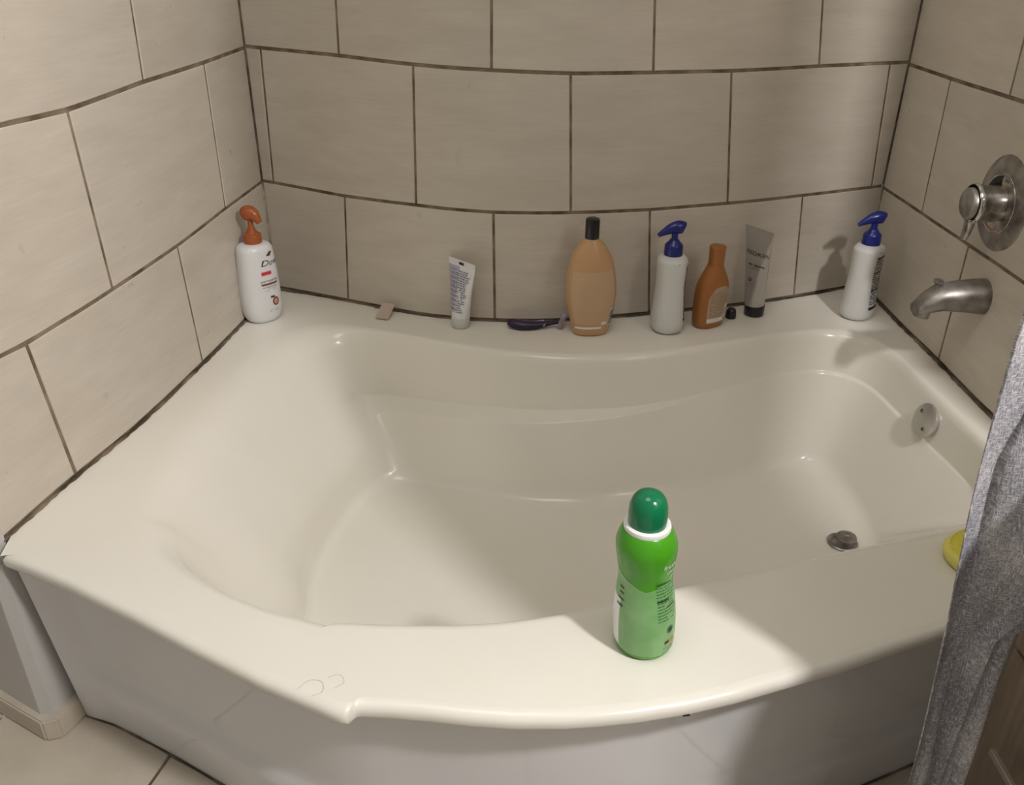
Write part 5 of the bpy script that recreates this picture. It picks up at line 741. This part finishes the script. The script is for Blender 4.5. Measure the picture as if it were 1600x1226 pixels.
bars('red_badge', bd.uv(.10, .123), [(-.009, -.004, .009, .004)], M['red_ink'], a)
text('scent_lettering', 'pampering', .0088, bd.uv(.24, .105), M['brown_ink'], a)
bars('brown_band', bd.uv(.22, .097), [(-.017, -.0025, .017, .0020), (-.015, -.008, .014, -.0068)], M['brown_ink'], a)
bars('small_print', bd.uv(.22, .083), lines(.026, .002, -.006, .004, .0009, rnd), M['grey_ink'], a)
def disc_decal(name, mapf, r0, r1, mat, parent, sx=1.0, n=24):
    V, F = [], []
    for k in range(n):
        t_ = 2 * PI * k / n; V += [mapf(r0 * sx * math.cos(t_), r0 * math.sin(t_)), mapf(r1 * sx * math.cos(t_), r1 * math.sin(t_))]
    for k in range(n): i, j = 2 * k, 2 * ((k + 1) % n); F.append((i, j, j + 1, i + 1))
    if r0 == 0: pass
    return mesh_obj(name, V, F, mat, parent, smooth=False)
disc_decal('fruit_emblem', bd.uv(.36, .052), .0065, .0105, M['brown_ink'], a, sx=.8)
disc_decal('fruit_flesh', bd.uv(.36, .052), .0002, .0066, M['coral_ink'], a, sx=.8)
bars('fruit_leaf', bd.uv(.24, .064), [(-.006, -.002, .003, .003)], M['leaf_ink'], a)
bars('foot_print', bd.uv(.30, .030), lines(.024, .003, -.004, .004, .0008, rnd), M['grey_ink'], a)

# --- two white bottles with blue pumps
def blue_pump(label, loc, rz, head_rz, lean=(0, 0)):
    a = thing('pump_bottle', label, 'bottle', loc, rz, 'white bottles with blue pumps')
    bd = Body([(0, .034, .029, 2.2), (.003, .039, .033, 2.2), (.009, .0435, .0365, 2.3), (.022, .0460, .0385, 2.3), (.045, .0455, .0370, 2.3), (.075, .0435, .0350, 2.3), (.105, .0420, .0330, 2.3), (.135, .0405, .0335, 2.3), (.160, .0400, .0345, 2.3), (.1695, .0392, .0345, 2.3), (.173, .0375, .033, 2.3), (.178, .031, .029, 2.1), (.181, .024, .023, 2), (.182, .019, .019, 2)], lean=lean)
    bd.make('bottle_body', M['cream_plastic'], a)
    x, y = lean[0] * .2, lean[1] * .2
    for o_ in (lathe('pump_collar', [(.0205, .178), (.0212, .180), (.0205, .203), (.0190, .2065), (.0130, .212), (.0100, .217)], M['blue_plastic'], a),
               lathe('pump_stem', [(.0100, .211), (.0075, .218), (.0070, .245)], M['blue_plastic'], a, n=24)): o_.location = (x, y, 0)
    h_ = pump_head('pump_nozzle', [(-.0190, .0005), (-.0160, .0015), (-.004, .0020), (.009, -.0005), (.023, -.0070), (.034, -.0130), (.0385, -.0160)], [(.0085, .0115), (.0120, .0140), (.0130, .0148), (.0115, .0122), (.0085, .0085), (.006, .0052), (.005, .0042)], M['blue_plastic'], a, head_rz, .2425)
    h_.location.x += x; h_.location.y += y
    text('shoulder_mark', '>', .007, bd.uv(-.4 if rz < 1 else -1.3, .170), M['black_ink'], a)
    tx = random.Random(5)
    bars('directions_print', bd.uv(0, .1), lines(.046, .052, -.060, .0052, .0026, tx, .8), M['black_ink'], a)
    bars('heading_print', bd.uv(0, .1), [(-.023, .056, .012, .0595), (-.023, .020, .000, .0235), (-.023, -.022, .004, -.0185)], M['black_ink'], a)
    bars('barcode_band', bd.uv(0, .1), [(-.024, -.070, .024, -.0625)], M['black_ink'], a)
    return a
blue_pump('white bottle with royal blue pump, beside the small orange bottle', (.360, 1.866, ZD), math.radians(88), math.radians(100))
blue_pump('white bottle with royal blue pump standing in the right corner', (.836, 1.953, ZD), math.radians(52), math.radians(132))

# --- big amber shampoo bottle, black cap
a = thing('shampoo_bottle', 'large amber oval bottle with black cap, backside label facing out', 'bottle', (.180, 1.842, ZD), math.radians(8))
bd = Body([(0, .037, .022, 2.3), (.003, .040, .025, 2.3), (.012, .0425, .027, 2.3), (.035, .0475, .030, 2.3), (.062, .0535, .033, 2.3), (.090, .0572, .035, 2.3), (.115, .0578, .036, 2.3), (.145, .0545, .0355, 2.2), (.175, .0485, .032, 2.1), (.198, .0385, .027, 2), (.214, .027, .021, 2), (.224, .0175, .0165, 2), (.2275, .0148, .0148, 2), (.231, .0140, .0140, 2)], lean=(-.03, 0))
bd.make('bottle_body', M['amber_plastic'], a)
cp = lathe('cap', [(.0150, .226), (.0158, .228), (.0158, .266), (.0148, .270), (.012, .2715), (0, .2718)], M['black_plastic'], a); cp.location = (-.0068, 0, 0)
bd.patch('back_label', -.98, .98, .030, .158, M['amber_label'], a, off=.0003, n=24, mz=16)
bars('care_print', bd.uv(0, .095), lines(.066, .052, -.030, .0042, .0010, rnd, .9), M['pale_ink'], a)
bars('foot_bar', bd.uv(-.15, .022), [(-.032, -.0028, .020, .0028)], M['white_ink'], a)
bars('recycling_mark', bd.uv(.52, .032), [(-.006, -.003, .006, .004)], M['white_ink'], a)
bars('barcode', bd.uv(1.05, .045), [(-.009, -.018 + k * .0034, .009, -.0165 + k * .0034 + (k % 2) * .0008) for k in range(11)], M['black_ink'], a)
bars('barcode_ground', bd.uv(1.05, .045, .0005), [(-.010, -.020, .010, .021)], M['white_ink'], a)

# --- copper bottle
a = thing('conditioner_bottle', 'small copper-orange bottle with tan back label, between blue pump and silver tube', 'bottle', (.4615, 1.893, ZD), math.radians(30))
bd = Body([(0, .0345, .023, 2.4), (.003, .0375, .025, 2.4), (.012, .0395, .027, 2.5), (.035, .0410, .028, 2.5), (.065, .0420, .028, 2.5), (.094, .0412, .0275, 2.5), (.110, .0380, .0265, 2.3), (.124, .0320, .0245, 2.1), (.136, .0252, .0220, 2), (.145, .0205, .0200, 2), (.150, .0185, .0185, 2), (.153, .0180, .0180, 2)], lean=(.005, -.03))
bd.make('bottle_body', M['copper_plastic'], a)
cp = lathe('cap', [(.0178, .150), (.0184, .152), (.0178, .168), (.0184, .184), (.0192, .190), (.0190, .1935), (.017, .195), (0, .1955)], M['copper_plastic'], a); cp.location = (.001, -.0048, 0)
bd.patch('back_label', -.62, .85, .014, .104, M['tan_label'], a, n=16, mz=12, zt=lambda f_: .104 - .03 * (abs(f_ - .5) * 2) ** 3)
bars('label_print', bd.uv(.1, .06, .0010), lines(.040, .030, -.030, .0048, .0011, rnd, .85, -.020), M['brown_ink'], a)
bars('white_patch', bd.uv(-.05, .022, .0011), [(-.018, -.005, .016, .005)], M['white_ink'], a)
bars('barcode_ground', bd.uv(.62, .042, .0010), [(-.007, -.016, .007, .016)], M['white_ink'], a)
bars('barcode', bd.uv(.62, .042, .0013), [(-.005, -.011 + k * .003, .005, -.0095 + k * .003) for k in range(6)], M['green_ink'], a)

# --- squeeze tubes
def squeeze_tube(name, label, loc, rz, r, half, h, cap_h, capmat, bodymat, crimp_h, group=None, lean=(0, 0)):
    a = thing(name, label, 'tube', loc, rz, group)
    prof = []
    for t_ in np.linspace(0, 1, 12):
        e = t_ ** 1.25
        prof.append((cap_h + (h - crimp_h - cap_h) * t_, r + (half - r) * t_, r * (1 - e) + .0012 * e, 2.0))
    prof.append((h - crimp_h + .001, half, .0008, 2.0)); prof.append((h, half, .0007, 2.0))
    bd = Body([(cap_h - .002, r * .9, r * .9, 2)] + prof, lean=lean, sub=2)
    bd.make('tube_body', bodymat, a, n=48, sharp=70)
    lathe('cap', [(r * .93, 0), (r * .99, .0015), (r * 1.02, cap_h * .8), (r * 1.0, cap_h - .001), (r * .9, cap_h + .0005)], capmat, a, n=40)
    return a, bd
a, bd = squeeze_tube('toothpaste_tube', 'small white squeeze tube with dense grey-blue print, cap down, left of the razor', (-.122, 1.872, ZD), math.radians(-44), .0215, .0440, .160, .024, M['cream_plastic'], M['tube_white'], .014, lean=(.02, .03))
bd.patch('lavender_panel', -1.35, -.10, .040, .145, M['tube_print'], a, off=.0004, n=14, mz=14)
bars('print_lines', bd.uv(.05, .09, .0009), lines(.042, .044, -.052, .0052, .0030, rnd, .9), M['grey_ink'], a)
bars('print_whites', bd.uv(-.25, .09, .0010), lines(.030, .0415, -.050, .0100, .0022, rnd, .9), M['white_ink'], a)
bars('lot_code', bd.uv(0, .153, .0006), [(-.004, -.003, .004, .003)], M['black_ink'], a)
a, bd = squeeze_tube('hair_treatment_tube', 'tall silver squeeze tube standing on a black cap beside the copper bottle', (.588, 1.957, ZD), math.radians(-56), .0238, .0425, .218, .028, M['black_plastic'], M['silver'], .006, lean=(-.0, -.10))
text('brand_lettering', 'REDKEN', .0130, bd.uv(.22, .158, .0006), M['black_ink'], a)
text('product_lettering', 'hair cleansing', .0062, bd.uv(.25, .131, .0006), M['black_ink'], a, bold=.0002)
bars('product_print', bd.uv(.2, .12, .0006), lines(.030, .004, -.003, .0035, .0009, rnd), M['brown_ink'], a)
disc_decal('round_emblem', bd.uv(-.12, .094), .0015, .0045, M['brown_ink'], a)
bars('body_print', bd.uv(.25, .09, .0006), lines(.028, .006, -.018, .0045, .0008, rnd), M['grey_ink'], a)

# --- small black cap on the deck
tag(lathe('bottle_cap', [(.0, .0), (.0125, .0), (.0130, .002), (.0118, .016), (.0095, .022), (.005, .0245), (0, .025)], M['black_plastic'], None), 'little black domed cap loose on the deck behind the copper bottle', 'cap').location = (.527, 1.935, ZD)

# --- razor lying on the deck
a = thing('razor', 'dark purple disposable razor lying beside the big amber bottle', 'razor', (-.010, 1.862, ZD))
pts = crspline([(.000, .004, .013), (.012, .000, .011), (.030, -.005, .0085), (.055, -.006, .0085), (.078, -.002, .010), (.100, .002, .012), (.118, .005, .014)], 4)
rad = crspline([(.008, .008), (.0125, .0115), (.0135, .0120), (.0115, .0105), (.0085, .0085), (.0055, .0055), (.005, .005)], 4)
tube('handle', pts, [tuple(r_) for r_ in rad], M['purple'], a, n=20)
pts2 = [(x, y + .004, z + .0062 + .001) for x, y, z in pts[3:18]]
tube('highlight_strip', pts2, [(.0028, .0022)] * len(pts2), M['lilac'], a, n=10)  # pale strip along the handle, a highlight put into the colour
lathe('silver_button', [(.0, .0), (.0055, .0), (.005, .002), (0, .003)], M['bright_chrome'], a, n=24).location = (.082, -.0055, .0125)
a.children[-1].rotation_euler = (math.radians(55), 0, 0)
hd = box('razor_head', (-.006, -.020, -.005), (.006, .020, .005), M['lilac'], a, bev=.002, loc=(.126, .006, .016), rot=(.5, .35, -.25))
for k in range(3):
    box('blade', (-.0045 + k * .0032, -.0175, .0048), (-.0035 + k * .0032, .0175, .0056), M['bright_chrome'], hd, bev=0)

# --- pale wax sliver on the deck at the back wall
tag(box('soap_sliver', (-.0165, -.026, 0), (.0165, .026, .003), M['soap'], bev=.001, loc=(-.306, 1.926, ZD + .0115), rot=(.42, 0, -.28)), 'pale pink square sliver leaning on the back wall, right of the left corner', 'soap')

# --- green bottle on the front deck
a = thing('pet_shampoo_bottle', 'green waisted bottle with emerald domed cap on the front deck', 'bottle', (.176, .853, ZD), math.radians(12))
bd = Body([(0, .0335, .0335, 2), (.002, .0355, .0355, 2), (.007, .0378, .0378, 2), (.018, .0392, .0392, 2), (.040, .0397, .0397, 2), (.062, .0392, .0392, 2), (.090, .0366, .0366, 2), (.110, .0340, .0340, 2), (.126, .0342, .0342, 2), (.143, .0364, .0364, 2), (.158, .0380, .0380, 2), (.169, .0376, .0376, 2), (.180, .0340, .0340, 2), (.187, .0300, .0300, 2), (.189, .0280, .0280, 2)], lean=(-.055, .0))
bd.make('bottle_body', M['green_body'], a, n=64)
lx = lambda z: -.055 * z
rg = lathe('neck_ring', [(.0240, .186), (.0285, .188), (.0291, .191), (.0283, .194), (.0248, .1955), (.0225, .195)], M['white_gloss'], a, n=56); rg.location = (lx(.19), 0, 0)
cp = lathe('cap', [(.0226, .190), (.0232, .192), (.0238, .203), (.0238, .212), (.0231, .2205), (.0206, .2285), (.0164, .2345), (.0100, .2385), (.004, .2398), (0, .2400)], M['green_cap'], a, n=56, sharp=80); cp.location = (lx(.2), 0, 0)
bd.patch('wrap_label', -PI * .999, PI * .999, .009, .118, M['green_label'], a, off=.0004, n=96, mz=24, zt=lambda f_: .112 + .026 * abs(math.sin((f_ - .5 + .055) * PI * 1.5)) ** 1.4)
bd.patch('white_panel', -2.35, -1.28, .014, .088, M['white_gloss'], a, off=.0007, n=12, mz=14)
bars('panel_print', bd.uv(-1.28, .090), [(-.006, -.001, .006, .001), (-.004, .008, .004, .010), (-.005, .0155, .003, .018), (-.007, -.012, .004, -.008)], M['black_ink'], a)
text('shoulder_lettering', 'fresh &', .0105, bd.uv(.66, .150, .0008), M['white_ink'], a)
text('shoulder_lettering', 'clean', .0085, bd.uv(.66, .140, .0008), M['white_ink'], a)
bars('directions_print', bd.uv(.52, .095), lines(.036, .026, -.030, .0046, .0019, rnd, .9, -.016), M['green_ink'], a)
bars('heading_print', bd.uv(.52, .095), [(-.016, .001, .002, .0032), (-.002, -.010, .012, -.008), (-.016, .027, .006, .029)], M['black_ink'], a)
disc_decal('round_seal', bd.uv(.60, .048), .0002, .0062, M['green_ink'], a)
disc_decal('seal_centre', bd.uv(.60, .048, .0011), .0002, .0035, M['black_ink'], a)
bars('flag_stripes', bd.uv(.60, .026), [(-.008, -.003 + k * .0022, .009, -.0018 + k * .0022) for k in range(4)], M['coral_ink'], a)
bars('flag_corner', bd.uv(.60, .026, .0010), [(-.009, .0008, -.002, .0052)], M['black_ink'], a)
bars('foot_print', bd.uv(.60, .016), lines(.022, .003, -.006, .0035, .0009, rnd), M['green_ink'], a)

# --- yellow scrubber
a = thing('scrub_brush', 'yellow silicone scrub brush on the front deck, half hidden by the curtain', 'brush', (.702, 1.020, ZD), math.radians(20))
bd = Body([(0, .046, .042, 2.2), (.002, .052, .047, 2.2), (.010, .056, .051, 2.3), (.018, .056, .051, 2.3), (.022, .053, .048, 2.2), (.023, .050, .045, 2.2)])
bd.make('brush_body', M['yellow'], a)
for k in range(13):
    x = -.045 + k * .0075; hy = .045 * math.sqrt(max(.05, 1 - (x / .051) ** 2)); hh = .020 * math.sqrt(max(.1, 1 - (x / .056) ** 2))
    V, F = [], []
    nn = 10
    for i in range(nn + 1):
        y = -hy + 2 * hy * i / nn; zt_ = .024 + hh * math.sqrt(max(.02, 1 - (y / (hy * 1.03)) ** 2))
        V += [(x - .0020, y, .020), (x - .0010, y, zt_), (x + .0010, y, zt_), (x + .0020, y, .020)]
    for i in range(nn):
        q = i * 4; F += [(q, q + 4, q + 5, q + 1), (q + 1, q + 5, q + 6, q + 2), (q + 2, q + 6, q + 7, q + 3)]
    F += [(0, 1, 2, 3), (4 * nn + 3, 4 * nn + 2, 4 * nn + 1, 4 * nn)]
    fix_normals(mesh_obj('bristle_ridge', V, F, M['yellow_dark'], a))

# --- stray hairs on the deck
def hair(pts, label):
    P = crspline(pts, 8); tag(tube('hair', P, .00016, M['hair'], None, n=5), label, 'hair')
hair([(-.262, .765, ZD), (-.250, .780, ZD), (-.234, .778, ZD), (-.230, .763, ZD), (-.242, .755, ZD)], 'curled stray hair at the jog of the front deck edge')
hair([(-.228, .785, ZD), (-.214, .790, ZD), (-.206, .778, ZD), (-.216, .768, ZD)], 'shorter stray hair beside the curled one on the front deck')

# ================================================================ CABINET, CURTAIN
VX = .664
cab = thing('vanity_cabinet', 'taupe bathroom cabinet with drawers and bar pulls beside the tub', 'cabinet', (VX, 0, 0))
box('carcass', (.018, -.55, .06), (.49, .855, .745), M['cabinet'], cab)
box('countertop', (-.012, -.57, .745), (.49, .868, .775), M['paint'], cab, bev=.004)
def drawer(y0, y1, z0, z1):
    d_ = box('drawer', (0, y0, z0), (.018, y1, z1), M['cabinet'], cab, bev=.0015)
    return d_
for y0, y1 in ((.41, .850), (-.06, .402), (-.54, -.068)):
    for z0, z1, hz in ((.07, .3865, .262), (.3925, .565, .48), (.571, .738, .655)):
        d_ = drawer(y0, y1, z0, z1)
        hw = .14 if hz > .3 else .17; yc = (y0 + y1) / 2 + (-.01 if hz < .3 else 0)
        hd_ = box('bar_pull', (-.028, yc - hw, hz - .005), (-.020, yc + hw, hz + .005), M['handle_metal'], d_, bev=.0015)
        for s_ in (-1, 1):
            pass
box('plinth', (.05, -.53, 0), (.47, .84, .06), M['dark'], cab, bev=0)

cur = thing('shower_curtain', 'gathered grey woven shower curtain hanging at the right end of the tub', 'curtain', (0, 0, 0))
zc_ = np.array([.05, .336, .480, .578, .650, .772, .910, 1.2, 1.95]); xl = np.array([.488, .477, .469, .465, .460, .449, .439, .434, .430])
zr_ = np.array([.05, .336, .48, .56, .60, .66, .785, .84, .95, 1.95]); xr_ = np.array([.548, .543, .541, .545, .62, .635, .640, .86, .915, .920])  # right edge flares out of view, widened to block the vanity lamp
rows = []; uvs = []
NU = 140; NZ = 90
for j in range(NZ + 1):
    z = .05 + (1.93 - .05) * j / NZ
    x0, x1 = np.interp(z, zc_, xl), np.interp(z, zr_, xr_)
    row = []
    for i in range(NU + 1):
        f_ = i / NU
        amp = .005 + .018 * min(1, max(0, (z - .6) / .8))
        ph = f_ * 2 * PI * 3.0 + .5 * math.sin(z * 3.1) 
        wd = x1 - x0; wl = wd * .6 if wd < .1 else .06 + (wd - .1) * .25
        x = x0 + (wl * f_ / .6 if f_ < .6 else wl + (wd - wl) * (f_ - .6) / .4) + wd * .02 * math.sin(ph * 2 + 1 + z * 2)
        y = .700 + amp * math.sin(ph - PI / 2) * (.6 + .4 * math.sin(f_ * 9 + z * 2.3)) + .006 * math.sin(z * 11 + f_ * 7) 
        cf = min(1, max(0, (f_ - .35) / .40)); cz = min(1, max(0, (z - .61) / .07)) * min(1, max(0, (1.75 - z) / .5))
        y -= .21 * cf * cf * (3 - 2 * cf) * cz  # unseen forward curl, shaped to keep a lamp streak off the apron
        row.append((x, y, z)); uvs.append(((x - x0) * 1.5 + .0 * z, z))
    rows.append(row)
V, F = grid(rows)
co = mesh_obj('curtain_cloth', V, F, M['cloth'], cur)
uvl = co.data.uv_layers.new(name='UVMap')
vu = uvs
for lp in co.data.loops: uvl.data[lp.index].uv = vu[lp.vertex_index]
sm_ = co.modifiers.new('thickness', 'SOLIDIFY'); sm_.thickness = .0012
rod = thing('curtain_rod', 'bowed chrome shower curtain rod above the tub', 'rod', (0, 0, 0))
rp = [(x, .700 + (.31 if x < 0 else .18) * (abs(x) / (.80 if x < 0 else .93)) ** 6, 1.96) for x in np.linspace(-.775, .935, 40)]
tube('rod_tube', rp, .0125, M['bright_chrome'], rod, n=20)
for k in range(9):
    f_ = k / 8; x = .46 + .46 * f_; y = .700 + .18 * (x / .93) ** 6
    rg_ = lathe('curtain_ring', [(.0165, -.001), (.0180, 0), (.0165, .001), (.0150, 0)], M['bright_chrome'], cur, n=24, axis='x', cap=False)
    rg_.location = (x, y, 1.955)
